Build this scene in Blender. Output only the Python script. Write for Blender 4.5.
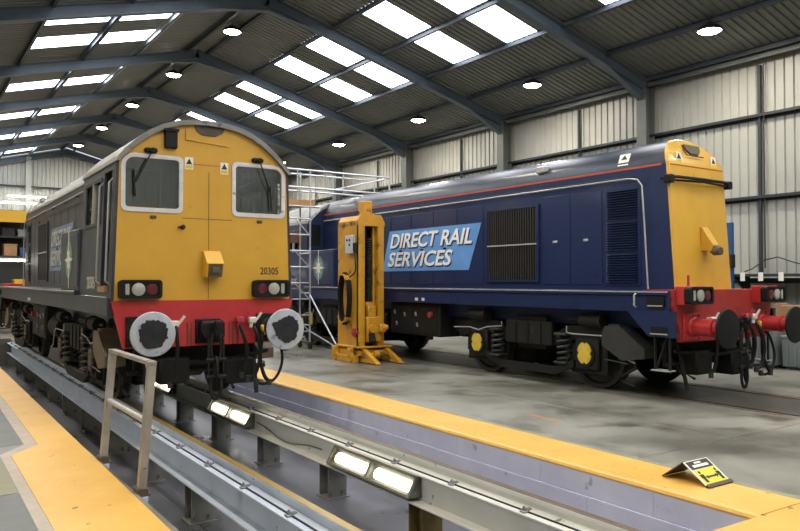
import bpy, bmesh, math, random
from mathutils import Vector, Matrix
random.seed(7)
R = math.radians
scene = bpy.context.scene
col = scene.collection
for o in list(bpy.data.objects):
    bpy.data.objects.remove(o)

# ------------------------------------------------------------------ camera
cam = bpy.data.cameras.new('camera')
cam.sensor_width = 36.0
cam.lens = 36.0 * 738.0 / 800.0
cam.clip_start, cam.clip_end = 0.05, 300
cam_o = bpy.data.objects.new('camera', cam)
cam_o.location = (0, 0, 1.70)
cam_o.rotation_euler = (R(90 + 1.203), 0, R(-34.4))
col.objects.link(cam_o)
scene.camera = cam_o

# ------------------------------------------------------------------ world, view
world = bpy.data.worlds.new('world')
scene.world = world
world.use_nodes = True
bg = world.node_tree.nodes['Background']
bg.inputs[0].default_value = (0.80, 0.88, 1.0, 1)
bg.inputs[1].default_value = 1.0
scene.view_settings.view_transform = 'Standard'
scene.view_settings.look = 'None'
scene.view_settings.exposure = 0.0
scene.view_settings.gamma = 1.0
scene.view_settings.use_curve_mapping = False
SKYLIGHT = 9.0          # brightness of the daylit roof panels
LAMP_W = 120.0          # power of each high-bay lamp
PIT_LAMP = 6.0         # brightness of the pit lights

# ------------------------------------------------------------------ materials
def lin(c):
    if isinstance(c, str):
        c = [int(c[i:i + 2], 16) / 255 for i in (0, 2, 4)]
    return tuple((v / 12.92 if v <= 0.04045 else ((v + 0.055) / 1.055) ** 2.4) for v in c)

MATS = {}
def mat(name, c1, rough=0.5, metal=0.0, c2=None, scale=4.0, amount=0.5, detail=6, bump=0.0, spec=0.5,
        stretch=(1, 1, 1), c3=None, scale3=20.0, t3=0.62, w3=0.06, coat=0.0, rvar=0.0):
    """two-tone noise paint; optional sharp-edged specks/chips of c3"""
    m = bpy.data.materials.new(name)
    m.use_nodes = True
    nt = m.node_tree
    b = nt.nodes['Principled BSDF']
    b.inputs['Roughness'].default_value = rough
    b.inputs['Metallic'].default_value = metal
    b.inputs['Specular IOR Level'].default_value = spec
    if coat:
        b.inputs['Coat Weight'].default_value = coat
        b.inputs['Coat Roughness'].default_value = 0.12
    l1 = lin(c1) + (1,)
    b.inputs['Base Color'].default_value = l1
    m.diffuse_color = l1
    if c2 is not None or c3 is not None or bump:
        tc = nt.nodes.new('ShaderNodeTexCoord')
        mp = nt.nodes.new('ShaderNodeMapping')
        mp.inputs['Scale'].default_value = stretch
        nt.links.new(tc.outputs['Object'], mp.inputs[0])
        no = nt.nodes.new('ShaderNodeTexNoise')
        no.inputs['Scale'].default_value = scale
        no.inputs['Detail'].default_value = detail
        no.inputs['Roughness'].default_value = 0.62
        nt.links.new(mp.outputs[0], no.inputs['Vector'])
        last = None
        if c2 is not None:
            cr = nt.nodes.new('ShaderNodeValToRGB')
            cr.color_ramp.elements[0].position = 0.5 - 0.28 * (1.2 - amount)
            cr.color_ramp.elements[1].position = 0.5 + 0.28 * (1.2 - amount)
            cr.color_ramp.elements[0].color = l1
            cr.color_ramp.elements[1].color = lin(c2) + (1,)
            nt.links.new(no.outputs['Fac'], cr.inputs[0])
            last = cr.outputs[0]
        if c3 is not None:
            n3 = nt.nodes.new('ShaderNodeTexNoise')
            n3.inputs['Scale'].default_value = scale3
            n3.inputs['Detail'].default_value = 8
            nt.links.new(mp.outputs[0], n3.inputs['Vector'])
            r3 = nt.nodes.new('ShaderNodeValToRGB')
            r3.color_ramp.elements[0].position = t3
            r3.color_ramp.elements[1].position = t3 + w3
            nt.links.new(n3.outputs['Fac'], r3.inputs[0])
            mx = nt.nodes.new('ShaderNodeMix')
            mx.data_type = 'RGBA'
            if last is not None:
                nt.links.new(last, mx.inputs['A'])
            else:
                mx.inputs['A'].default_value = l1
            mx.inputs['B'].default_value = lin(c3) + (1,)
            nt.links.new(r3.outputs[0], mx.inputs['Factor'])
            last = mx.outputs['Result']
        if last is not None:
            nt.links.new(last, b.inputs['Base Color'])
        if rvar:
            mr = nt.nodes.new('ShaderNodeMapRange')
            mr.inputs['From Min'].default_value = 0.3
            mr.inputs['From Max'].default_value = 0.7
            mr.inputs['To Min'].default_value = max(0.03, rough - rvar)
            mr.inputs['To Max'].default_value = min(1, rough + rvar)
            nt.links.new(no.outputs['Fac'], mr.inputs['Value'])
            nt.links.new(mr.outputs[0], b.inputs['Roughness'])
        if bump:
            bp = nt.nodes.new('ShaderNodeBump')
            bp.inputs['Strength'].default_value = bump
            bp.inputs['Distance'].default_value = 0.02
            nt.links.new(no.outputs['Fac'], bp.inputs['Height'])
            nt.links.new(bp.outputs[0], b.inputs['Normal'])
    MATS[name] = m
    return m

def emit(name, c, strength):
    m = bpy.data.materials.new(name)
    m.use_nodes = True
    nt = m.node_tree
    nt.nodes.remove(nt.nodes['Principled BSDF'])
    e = nt.nodes.new('ShaderNodeEmission')
    e.inputs[0].default_value = lin(c) + (1,)
    e.inputs[1].default_value = strength
    nt.links.new(e.outputs[0], nt.nodes['Material Output'].inputs[0])
    MATS[name] = m
    return m

def glass(name, tint, refl=0.08):
    m = bpy.data.materials.new(name)
    m.use_nodes = True
    nt = m.node_tree
    nt.nodes.remove(nt.nodes['Principled BSDF'])
    t = nt.nodes.new('ShaderNodeBsdfTransparent')
    t.inputs[0].default_value = lin(tint) + (1,)
    g = nt.nodes.new('ShaderNodeBsdfGlossy')
    g.inputs['Roughness'].default_value = 0.03
    fr = nt.nodes.new('ShaderNodeFresnel')
    fr.inputs[0].default_value = 1.5
    mx = nt.nodes.new('ShaderNodeMixShader')
    ad = nt.nodes.new('ShaderNodeMath'); ad.operation = 'ADD'; ad.inputs[1].default_value = refl
    nt.links.new(fr.outputs[0], ad.inputs[0])
    nt.links.new(ad.outputs[0], mx.inputs[0])
    nt.links.new(t.outputs[0], mx.inputs[1])
    nt.links.new(g.outputs[0], mx.inputs[2])
    nt.links.new(mx.outputs[0], nt.nodes['Material Output'].inputs[0])
    MATS[name] = m
    return m

M = MATS
mat('concrete', '605f56', 0.40, 0, '86857b', 0.55, 0.85, 10, 0.15, 0.5, c3='4a453c', scale3=1.3, t3=0.56, w3=0.14, rvar=0.16)
mat('concrete_shaded', '3d3a35', 0.45, 0, '55514a', 0.8, 0.7, 10, 0.1, c3='292724', scale3=1.8, t3=0.55, w3=0.1)  # blotchy dark concrete: shade beneath the locomotive put into the slab colour
mat('concrete_olive', '7c7a62', 0.6, 0, '8f8c74', 2.0, 0.5, 8, 0.1)
mat('concrete_dark', '5b5e5f', 0.55, 0, '6a6d6c', 2.0, 0.5, 8, 0.1)
mat('border_paint', 'b9ada0', 0.6, 0, 'a39788', 5.0, 0.5, 8, 0.05)
mat('floor_yellow', 'd3a043', 0.42, 0, 'ddb056', 1.6, 0.6, 8, 0.06, c3='7d6232', scale3=9, t3=0.68, w3=0.05)
mat('lavender_wall', 'c2c4e0', 0.5, 0, 'd2d4ea', 2.0, 0.6, 9, 0.08, c3='a3a4c0', scale3=6, t3=0.66, w3=0.05)
mat('pit_floor', '4c4d50', 0.35, 0, '6d6e78', 1.0, 0.7, 9, 0.1, rvar=0.12)
mat('joint', '45464e', 0.8)
mat('roof_sheet', '767874', 0.5, 0, '82847f', 1.0, 0.4, 4)
mat('purlin', '464d57', 0.45, 0.2, '525a64', 2.0, 0.4, 4)
mat('galv', 'a9b0b5', 0.35, 0.6, '8c9498', 3.0, 0.5, 4)
mat('rafter', '586471', 0.45, 0.1, '64707c', 1.5, 0.4, 4)
mat('column', '5d6160', 0.5, 0.1, '6d716e', 1.5, 0.4, 4)
mat('cladding', 'aeaea6', 0.42, 0.0, 'a0a099', 0.8, 0.5, 5)
mat('rail_dark', '2f3236', 0.5, 0.2)
mat('girder_paint', 'd8d8d0', 0.34, 0.0, 'e2e2da', 2.0, 0.5, 8, 0.02, c3='7d7c76', scale3=9, t3=0.68, w3=0.05)
mat('girder_blue', 'bfcbe0', 0.34, 0.0, 'd3dcea', 2.0, 0.5, 8, 0.02, c3='7d7c76', scale3=9, t3=0.68, w3=0.05)
mat('rail_head', '6b5f52', 0.35, 0.5, '8a7a62', 6.0, 0.5, 6, stretch=(1, .1, 1))
mat('rail_gold', 'a38a4e', 0.35, 0.5)
mat('clip_steel', '8d8f8e', 0.4, 0.4)
mat('blackrub', '15161a', 0.6)
mat('post_steel', '84857f', 0.6, 0.2, '6a6a64', 4, 0.5, 6, c3='59503c', scale3=8, t3=0.6, w3=0.06)
mat('post_yellow', '7a6a2e', 0.6, 0.0, '4b4630', 5, 0.7, 8)
mat('blue_paint', '1b294c', 0.34, 0.0, '1e2d54', 1.2, 0.5, 6, 0.0, coat=0.15, c3='161f3a', scale3=3, t3=0.62, w3=0.12)
mat('blue_sheen_dirty', '2a2f42', 0.36, 0.0, '353842', 2.0, 0.6, 8, c3='45423e', scale3=2.5, t3=0.55, w3=0.15)  # greyed blue: grazing reflection on the left locomotive put into the colour, plus grime
mat('roof_black', '1d2230', 0.30, 0.0, '2a3040', 2.0, 0.5, 8, 0.0, c3='4b5058', scale3=4, t3=0.66, w3=0.10, stretch=(1, .5, 1))
mat('loco_yellow', 'd3a336', 0.38, 0.0, 'c99a30', 2.2, 0.5, 8, 0.0, coat=0.12, c3='b08428', scale3=5, t3=0.68, w3=0.08)
mat('loco_red', 'c23334', 0.42, 0.0, 'a92d30', 3.0, 0.5, 8, c3='7a2a2a', scale3=6, t3=0.68, w3=0.06)
mat('loco_red_old', 'a8302a', 0.5, 0.0, '8f2a26', 3.0, 0.6, 8, c3='5b2620', scale3=5, t3=0.63, w3=0.06)
mat('orange_stripe', 'bb5232', 0.45)
mat('roof_grey', '8a8a86', 0.5, 0, '6f6f6a', 5.0, 0.6, 8, c3='4c4a46', scale3=9, t3=0.62, w3=0.06)
mat('white_frame', 'd9d9dc', 0.4, 0, 'c6c6c9', 6, 0.5, 6, c3='8d8377', scale3=14, t3=0.66, w3=0.05)
mat('white', 'e6e6e2', 0.45)
mat('silver_rail', 'b8b8b4', 0.35, 0.3)
mat('black', '0e0f11', 0.55, spec=0.3)
mat('black_gloss', '0e0f11', 0.22)
mat('under_black', '151513', 0.65, 0, '1d1d1a', 4, 0.6, 8, spec=0.3, c3='332f29', scale3=6, t3=0.64, w3=0.08)
mat('under_grey', '343634', 0.55, 0, '282927', 4, 0.6, 8)
mat('under_tan', '5e523f', 0.6, 0, '463e33', 4, 0.6, 8)
mat('grille_iron', '33302c', 0.45)
mat('sand_tan', '6f604b', 0.55, 0, '574b3b', 4, 0.6, 8)
mat('grease', '1b1c1f', 0.6, 0, '2b2e32', 7, 0.6, 8, spec=0.3)
mat('buffer_white', 'b4bac2', 0.5, 0, 'a2a8b0', 6, 0.6, 8, c3='7f858b', scale3=12, t3=0.62, w3=0.07)
mat('cover_yellow', 'e2c34a', 0.5, 0, 'cfae3c', 8, 0.5, 6)
mat('sky_blue', '6ea2dc', 0.35, 0, '5f93cf', 1.5, 0.5, 5, coat=0.1)
mat('sky_blue_dirty', '7f93b8', 0.4, 0, '6b7c9c', 3, 0.6, 7)
mat('shadow_blue', '1c2a50', 0.4)
mat('text_white', 'f2f2ee', 0.4)
mat('text_worn', 'b9bab4', 0.5)
mat('emblem_green', '7fa394', 0.45, 0, '6d9080', 5, 0.5)
mat('lens', 'a3a39a', 0.15, 0.0, coat=0.5)
mat('lens_red', '5a1620', 0.2, coat=0.5)
mat('jack_yellow', 'cf982c', 0.45, 0, 'b98524', 3, 0.6, 8, c3='6b5226', scale3=4, t3=0.60, w3=0.09)
mat('jack_dark', '1f1d1a', 0.6, 0, '2c2822', 5, 0.6, 6, spec=0.3)
mat('box_grey', 'b9bfbf', 0.45)
mat('alu', 'bfc3c6', 0.32, 0.7)
mat('wood_deck', 'b98a55', 0.6, 0, 'a67a4a', 5, 0.5, 6, stretch=(1, 6, 1))
mat('hose', '131314', 0.55, spec=0.3)
mat('cock_white', 'd8d4c8', 0.5)
mat('cock_yellow', 'd2b14a', 0.5)
mat('cock_red', 'a8303a', 0.5)
mat('interior', 'a5b0ac', 0.7)
mat('interior_dark', '4a5052', 0.7)
mat('label_white', 'e8e6da', 0.5)
mat('label_black', '1b1b1c', 0.5)
mat('label_yellow', 'd9c22c', 0.5)
mat('sign_yellow', 'd6cc2e', 0.45)
mat('sign_back', '4a423a', 0.5)
mat('steel_bare', 'aaa7a0', 0.42, 0.25, '928e86', 5, 0.6, 8, c3='5e5348', scale3=9, t3=0.64, w3=0.06)
mat('socket_blue', 'b8c4dc', 0.5)
mat('orange_mark', 'b8683a', 0.7, 0, '8c7a5c', 9, 0.8, 6)
mat('rack_yellow', 'cfa02c', 0.5)
mat('rack_grey', '8d9193', 0.5)
mat('card', 'a8835a', 0.7, 0, '94724c', 3, 0.5)
mat('crate_blue', '2c4a7c', 0.5)
mat('crate_red', '6b4436', 0.5)
mat('bin_grey', '6f7675', 0.5, 0, '7d8483', 3, 0.5)
mat('cabinet_blue', '46596a', 0.5, 0, '3d4f60', 2, 0.5)
mat('bench_dark', '2a2d30', 0.6)
mat('post_blue', '1c4a78', 0.45)
mat('lamp_body', '3a3d40', 0.4, 0.4)
glass('cab_glass', 'e6eeeb', 0.14)
glass('lamp_glass', 'f2f2ee')
emit('skylight', 'f4f8ff', SKYLIGHT)
emit('lamp_lens', 'fff0d2', 45.0)
emit('pit_lens', 'fff3d0', PIT_LAMP)
emit('tube_light', 'fffbee', 22.0)

# ------------------------------------------------------------------ mesh builder
class MB:
    def __init__(s):
        s.v, s.f, s.sm = [], [], []
    def add(s, verts, faces, smooth=False, mx=None):
        n = len(s.v)
        s.v += [tuple(mx @ Vector(p)) if mx is not None else tuple(p) for p in verts]
        s.f += [tuple(i + n for i in f) for f in faces]
        s.sm += [smooth] * len(faces)
        return s
    def box(s, x0, x1, y0, y1, z0, z1, ch=0.0, mx=None):
        if x0 > x1: x0, x1 = x1, x0
        if y0 > y1: y0, y1 = y1, y0
        if z0 > z1: z0, z1 = z1, z0
        if ch <= 0:
            v = [(x, y, z) for z in (z0, z1) for y in (y0, y1) for x in (x0, x1)]
            f = [(0, 2, 3, 1), (4, 5, 7, 6), (0, 1, 5, 4), (2, 6, 7, 3), (0, 4, 6, 2), (1, 3, 7, 5)]
            return s.add(v, f, False, mx)
        c = min(ch, (x1 - x0) * .45, (y1 - y0) * .45, (z1 - z0) * .45)
        v = []
        def ring(a, z):
            v.extend([(x0 + c, y0 + a, z), (x1 - c, y0 + a, z), (x1 - a, y0 + c, z), (x1 - a, y1 - c, z),
                      (x1 - c, y1 - a, z), (x0 + c, y1 - a, z), (x0 + a, y1 - c, z), (x0 + a, y0 + c, z)])
        v2 = [(x0 + c, y0 + c, z0), (x1 - c, y0 + c, z0), (x1 - c, y1 - c, z0), (x0 + c, y1 - c, z0)]
        ring(0, z0 + c); ring(0, z1 - c)
        v = v2 + v + [(x0 + c, y0 + c, z1), (x1 - c, y0 + c, z1), (x1 - c, y1 - c, z1), (x0 + c, y1 - c, z1)]
        f = [(3, 2, 1, 0), (20, 21, 22, 23)]
        for i in range(8):
            j = (i + 1) % 8
            f.append((4 + i, 4 + j, 12 + j, 12 + i))
        for k in range(4):
            f.append((k, (k + 1) % 4, 4 + 2 * k + 1, 4 + 2 * k))
            f.append(((k + 1) % 4, 4 + (2 * k + 2) % 8, 4 + 2 * k + 1))
            f.append((20 + k, 12 + 2 * k, 12 + 2 * k + 1, 20 + (k + 1) % 4))
            f.append((20 + (k + 1) % 4, 12 + 2 * k + 1, 12 + (2 * k + 2) % 8))
        return s.add(v, f, False, mx)
    def cyl(s, p0, p1, r, r2=None, n=12, cap=True, smooth=True):
        p0, p1 = Vector(p0), Vector(p1)
        r2 = r if r2 is None else r2
        d = (p1 - p0).normalized()
        u = d.orthogonal().normalized(); w = d.cross(u)
        v = []
        for p, rr in ((p0, r), (p1, r2)):
            for i in range(n):
                a = 2 * math.pi * i / n
                v.append(p + (u * math.cos(a) + w * math.sin(a)) * rr)
        s.add(v, [(i, (i + 1) % n, n + (i + 1) % n, n + i) for i in range(n)], smooth)
        if cap:
            s.add(v[:n], [tuple(reversed(range(n)))]); s.add(v[n:], [tuple(range(n))])
        return s
    def tube(s, pts, r, n=8, cap=True, closed=False):
        pts = [Vector(p) for p in pts]
        m = len(pts)
        rings, u = [], None
        for i in range(m):
            a = pts[(i - 1) % m] if (closed or i > 0) else pts[i]
            b = pts[(i + 1) % m] if (closed or i < m - 1) else pts[i]
            d = (b - a).normalized()
            if u is None: u = d.orthogonal().normalized()
            u = (u - d * u.dot(d))
            u = u.normalized() if u.length > 1e-6 else d.orthogonal().normalized()
            w = d.cross(u)
            rings.append([pts[i] + (u * math.cos(2 * math.pi * k / n) + w * math.sin(2 * math.pi * k / n)) * r for k in range(n)])
        v = [p for g in rings for p in g]
        f = []
        for i in range(m if closed else m - 1):
            j = (i + 1) % m
            for k in range(n):
                f.append((i * n + k, i * n + (k + 1) % n, j * n + (k + 1) % n, j * n + k))
        s.add(v, f, True)
        if cap and not closed:
            s.add(rings[0], [tuple(reversed(range(n)))]); s.add(rings[-1], [tuple(range(n))])
        return s
    def bar(s, p0, p1, w, h, up=(0, 0, 1)):
        """rectangular bar from p0 to p1: w across, h along up"""
        p0, p1 = Vector(p0), Vector(p1)
        d = (p1 - p0); L = d.length; d.normalize()
        upv = Vector(up)
        x = d.cross(upv)
        if x.length < 1e-4: x = d.orthogonal()
        x.normalize(); z = x.cross(d)
        v = []
        for t in (0, L):
            for a, b in ((-1, -1), (1, -1), (1, 1), (-1, 1)):
                v.append(p0 + d * t + x * (a * w / 2) + z * (b * h / 2))
        return s.add(v, [(3, 2, 1, 0), (4, 5, 6, 7), (0, 1, 5, 4), (1, 2, 6, 5), (2, 3, 7, 6), (3, 0, 4, 7)])
    def lathe(s, prof, mx=None, n=24, smooth=True):
        """profile [(r, t)] turned round local Z"""
        v, f = [], []
        for r, t in prof:
            for i in range(n):
                a = 2 * math.pi * i / n
                v.append((r * math.cos(a), r * math.sin(a), t))
        for k in range(len(prof) - 1):
            for i in range(n):
                j = (i + 1) % n
                f.append((k * n + i, k * n + j, (k + 1) * n + j, (k + 1) * n + i))
        f.append(tuple(reversed(range(n)))); f.append(tuple((len(prof) - 1) * n + i for i in range(n)))
        return s.add(v, f, smooth, mx)
    def prism(s, poly, a0, a1, axis='y', smooth=False, mx=None):
        """closed 2-D polygon (convex or mild) extruded along an axis; y: (x,z), x: (y,z), z: (x,y)"""
        n = len(poly)
        def P(p, a):
            return {'y': (p[0], a, p[1]), 'x': (a, p[0], p[1]), 'z': (p[0], p[1], a)}[axis]
        v = [P(p, a0) for p in poly] + [P(p, a1) for p in poly]
        s.add(v, [(i, (i + 1) % n, n + (i + 1) % n, n + i) for i in range(n)], smooth, mx)
        s.add(v, [tuple(reversed(range(n))), tuple(range(n, 2 * n))], False, mx)
        return s
    def plate(s, outer, holes, t, mx=None):
        """flat plate with holes in local XY, thickness t along +Z"""
        bm = bmesh.new()
        for loop in [outer] + holes:
            vs = [bm.verts.new((p[0], p[1], 0)) for p in loop]
            for i in range(len(vs)): bm.edges.new((vs[i], vs[(i + 1) % len(vs)]))
        bmesh.ops.triangle_fill(bm, use_beauty=True, use_dissolve=False, edges=bm.edges[:])
        bmesh.ops.recalc_face_normals(bm, faces=bm.faces[:])
        bm.verts.ensure_lookup_table(); bm.verts.index_update()
        v0 = [tuple(v.co) for v in bm.verts]; fs = [tuple(v.index for v in f.verts) for f in bm.faces]
        bm.free()
        s.add(v0, [tuple(reversed(f)) for f in fs], False, mx)
        s.add([(x, y, t) for x, y, z in v0], fs, False, mx)
        for loop in [outer] + holes:
            n = len(loop)
            v = [(p[0], p[1], 0) for p in loop] + [(p[0], p[1], t) for p in loop]
            s.add(v, [(i, (i + 1) % n, n + (i + 1) % n, n + i) for i in range(n)], False, mx)
        return s
    def mesh(s, name, m):
        me = bpy.data.meshes.new(name)
        me.from_pydata([tuple(p) for p in s.v], [], s.f)
        me.polygons.foreach_set('use_smooth', s.sm)
        bm = bmesh.new(); bm.from_mesh(me)
        bmesh.ops.remove_doubles(bm, verts=bm.verts[:], dist=0.00005)
        bmesh.ops.recalc_face_normals(bm, faces=bm.faces[:])
        bm.to_mesh(me); bm.free()
        me.materials.append(M[m] if isinstance(m, str) else m)
        if any(s.sm):
            try: me.set_sharp_from_angle(angle=R(40))
            except Exception: pass
        me.update()
        return me
    def build(s, name, m, parent=None, label=None, kind=None):
        o = bpy.data.objects.new(name, s.mesh(name, m))
        col.objects.link(o)
        if parent is not None: o.parent = parent
        if label: o['label'] = label
        if kind: o['kind'] = kind
        return o

def empty(name, loc=(0, 0, 0), rz=0.0):
    o = bpy.data.objects.new(name, None)
    o.empty_display_size = 0.2
    o.location = loc; o.rotation_euler = (0, 0, rz)
    col.objects.link(o)
    return o
def tag(o, label, cat=None, group=None, kind=None):
    o['label'] = label
    if cat: o['category'] = cat
    if group: o['group'] = group
    if kind: o['kind'] = kind
    return o
def struct(o, label=None):
    o['kind'] = 'structure'
    if label: o['label'] = label
    return o
def inst(src, parent, loc=(0, 0, 0), rot=(0, 0, 0), name=None):
    c = src.copy(); col.objects.link(c)
    c.parent = parent; c.location = loc; c.rotation_euler = rot
    return c
def copy_tree(o, parent=None):
    c = o.copy(); col.objects.link(c)
    if parent is not None: c.parent = parent
    for ch in [x for x in bpy.data.objects if x.parent == o]:
        copy_tree(ch, c)
    return c
def basis(o, ex, ey):
    ex, ey = Vector(ex).normalized(), Vector(ey).normalized()
    ez = ex.cross(ey)
    m = Matrix((ex, ey, ez)).transposed().to_4x4()
    m.translation = Vector(o)
    return m
def rrect(x0, x1, y0, y1, r, n=5, rs=None):
    rs = rs or (r, r, r, r)   # bl, br, tr, tl
    out = []
    for (cx, cy, a0, rr) in ((x0 + rs[0], y0 + rs[0], 180, rs[0]), (x1 - rs[1], y0 + rs[1], 270, rs[1]),
                             (x1 - rs[2], y1 - rs[2], 0, rs[2]), (x0 + rs[3], y1 - rs[3], 90, rs[3])):
        for i in range(n):
            a = R(a0 + 90 * i / (n - 1))
            out.append((cx + rr * math.cos(a), cy + rr * math.sin(a)))
    return out
def text(body, w, h, mx, m, parent, shear=0.0, bold=0.0, ext=0.003, name='lettering', label=None):
    """text mesh fitted to w x h, lower-left corner at mx origin"""
    cu = bpy.data.curves.new('txt', 'FONT')
    cu.body = body; cu.size = 1.0; cu.shear = shear; cu.offset = bold; cu.extrude = 0.01; cu.resolution_u = 3
    to = bpy.data.objects.new('txt', cu); col.objects.link(to)
    bpy.context.view_layer.update()
    me = bpy.data.meshes.new_from_object(to.evaluated_get(bpy.context.evaluated_depsgraph_get()))
    bpy.data.objects.remove(to); bpy.data.curves.remove(cu)
    xs = [v.co.x for v in me.vertices]; ys = [v.co.y for v in me.vertices]
    x0, x1, y0, y1 = min(xs), max(xs), min(ys), max(ys)
    for v in me.vertices:
        p = Vector(((v.co.x - x0) / (x1 - x0) * w, (v.co.y - y0) / (y1 - y0) * h, ext if v.co.z > 0 else -0.004))
        v.co = mx @ p
    me.name = name
    me.materials.clear(); me.materials.append(M[m])
    o = bpy.data.objects.new(name, me); col.objects.link(o); o.parent = parent
    if label: o['label'] = label
    return o
def corr(u0, u1, period, flat, depth):
    """trapezoidal profile: list of (u, d)"""
    out = []; n = max(1, round((u1 - u0) / period)); p = (u1 - u0) / n
    sl = p * 0.09
    for i in range(n):
        a = u0 + i * p
        fl = p * flat
        out += [(a, 0), (a + fl, 0), (a + fl + sl, depth), (a + p - sl, depth)]
    out.append((u1, 0))
    return out

# ================================================================== THE SHED
XR, ZR, SL = 8.0, 9.30, 0.264            # ridge line and roof slope
XW, XL = 16.62, -8.0                    # cladding planes; the unseen left one stands beyond an added lamp aisle
YF = [12.35 + 5.48 * k for k in range(-4, 7)]   # portal frames; the last one is the end gable
YB, YA = YF[-1], YF[0]
def zr(x): return ZR - SL * abs(x - XR)

ceiling = struct(empty('ceiling'), 'dark ribbed steel shed roof with translucent daylight panels')
SKY_Y = ((0.82, 1.92), (3.05, 4.15))
PUR_R = [8.35, 9.95, 11.6, 13.2, 14.8, 16.35]
PUR_L = [7.65, 6.05, 4.5, 2.8, 1.2, -0.6, -2.4, -4.2, -6.0, -7.7]

def roof_sheet(xa, xb, y0, y1):
    """ribs run down the slope"""
    prof = corr(y0, y1, 0.19, 0.58, 0.035)
    v, f = [], []
    for (y, d) in prof:
        v += [(xa, y, zr(xa) + d), (xb, y, zr(xb) + d)]
    for i in range(len(prof) - 1):
        f.append((2 * i, 2 * i + 1, 2 * i + 3, 2 * i + 2))
    MB().add(v, f).build('roof_sheet', 'roof_sheet', ceiling)
def skylight(xa, xb, y0, y1):
    m = MB()
    pts = []
    for x in (xa, xb):
        pts += [(x, y0, zr(x)), (x, y1, zr(x)), (x, y1, zr(x) + .03), (x, y0, zr(x) + .03)]
    m.add(pts, [(3, 2, 1, 0), (4, 5, 6, 7), (0, 1, 5, 4), (1, 2, 6, 5), (2, 3, 7, 6), (3, 0, 4, 7)])
    m.build('skylight_panel', 'skylight', ceiling, 'bright translucent daylight panel')
for k in range(len(YF) - 1):
    a, b = YF[k], YF[k + 1]
    for side in (0, 1):
        e = 16.75 if side else XL - .15
        cx = [9.95, 11.6, 13.2] if side else [6.1, 4.55, 2.8]
        ys = [a, a + SKY_Y[0][0], a + SKY_Y[0][1], a + SKY_Y[1][0], a + SKY_Y[1][1], b]
        for j in range(5):
            if j % 2 == 0:
                roof_sheet(XR, e, ys[j], ys[j + 1])
            else:
                roof_sheet(XR, cx[0], ys[j], ys[j + 1])
                roof_sheet(cx[2], e, ys[j], ys[j + 1])
                s = 1 if side else -1
                skylight(cx[0] + .03 * s, cx[1] - .07 * s, ys[j], ys[j + 1])
                skylight(cx[1] + .07 * s, cx[2] - .04 * s, ys[j], ys[j + 1])
                roof_sheet(cx[1] - .075, cx[1] + .075, ys[j], ys[j + 1])
# ridge capping
MB().prism([(XR - .35, zr(XR - .35) - .01), (XR, ZR + .0), (XR + .35, zr(XR + .35) - .01), (XR, ZR + .08)], YA, YB, 'y').build('ridge_cap', 'roof_sheet', ceiling)
# purlins: zed sections under the sheets
for i, x in enumerate(PUR_R + PUR_L):
    z = zr(x) - .005
    s = 1 if x > XR else -1
    m = MB()
    m.box(x - .012, x + .012, YA, YB, z - .135, z)
    m.box(x - .075 * s, x + .012 * s, YA, YB, z - .135, z - .12)
    m.box(x - .012 * s, x + .075 * s, YA, YB, z - .015, z)
    m.build('purlin', 'galv' if abs(x - 6.05) < .2 else 'purlin', ceiling)
# eaves beams
for x in (16.42, XL + .2):
    m = MB(); z = zr(x) - .02
    m.box(x - .015, x + .015, YA, YB, z - .24, z); m.box(x - .09, x + .015, YA, YB, z - .24, z - .22)
    m.build('eaves_beam', 'column', ceiling)

wall_right = struct(empty('wall_right'), 'pale grey ribbed steel cladding wall with horizontal rails')
wall_left = struct(empty('wall_left'), 'ribbed steel cladding wall on the camera side')
wall_back = struct(empty('wall_back'), 'ribbed steel end gable with a pale post')
wall_front = struct(empty('wall_front'), 'ribbed steel end wall behind the camera')

def beam_I(m, p0, p1, depth, width, tf=.016, tw=.012, down=True):
    """I-section whose top-centre line runs p0 -> p1 in the XZ plane"""
    p0, p1 = Vector(p0), Vector(p1)
    n = Vector((0, 1, 0)).cross((p1 - p0).normalized())
    if n.z > 0: n = -n
    up = -n
    m.bar(p0 + n * tf / 2, p1 + n * tf / 2, width, tf, up)
    m.bar(p0 + n * (depth - tf / 2), p1 + n * (depth - tf / 2), width, tf, up)
    m.bar(p0 + n * depth / 2, p1 + n * depth / 2, tw, depth - 2 * tf, up)
for k, y in enumerate(YF):
    for s in (-1, 1):
        xe = 16.25 if s > 0 else XL + .37
        m = MB()
        o = .11
        beam_I(m, (XR, y, ZR - o), (xe, y, zr(xe) - o), .29, .20)
        # apex and eaves haunches, stiffeners
        xa = XR + s * 1.3
        m.prism([(XR, ZR - o - .28), (xa, zr(xa) - o - .28), (XR, ZR - o - .41)], y - .006, y + .006, 'y')
        m.bar((XR, y, ZR - o - .42), (xa, y, zr(xa) - o - .29), .17, .014, (0, 0, 1))
        xh = xe - s * 1.5
        m.prism([(xe, zr(xe) - o - .28), (xh, zr(xh) - o - .28), (xe, zr(xe) - o - .60)], y - .006, y + .006, 'y')
        m.bar((xe, y, zr(xe) - o - .60), (xh, y, zr(xh) - o - .29), .18, .014, (0, 0, 1))
        m.build('rafter', 'rafter', ceiling)
        # column (H section)
        m = MB()
        xc = 16.32 if s > 0 else XL + .3
        top = zr(xc) - .2
        m.box(xc - .18, xc - .163, y - .15, y + .15, 0, top); m.box(xc + .163, xc + .18, y - .15, y + .15, 0, top)
        m.box(xc - .163, xc + .163, y - .006, y + .006, 0, top)
        m.box(xc - .22, xc + .22, y - .2, y + .2, 0, .025)
        m.build('column', 'column', wall_right if s > 0 else wall_left)

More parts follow.
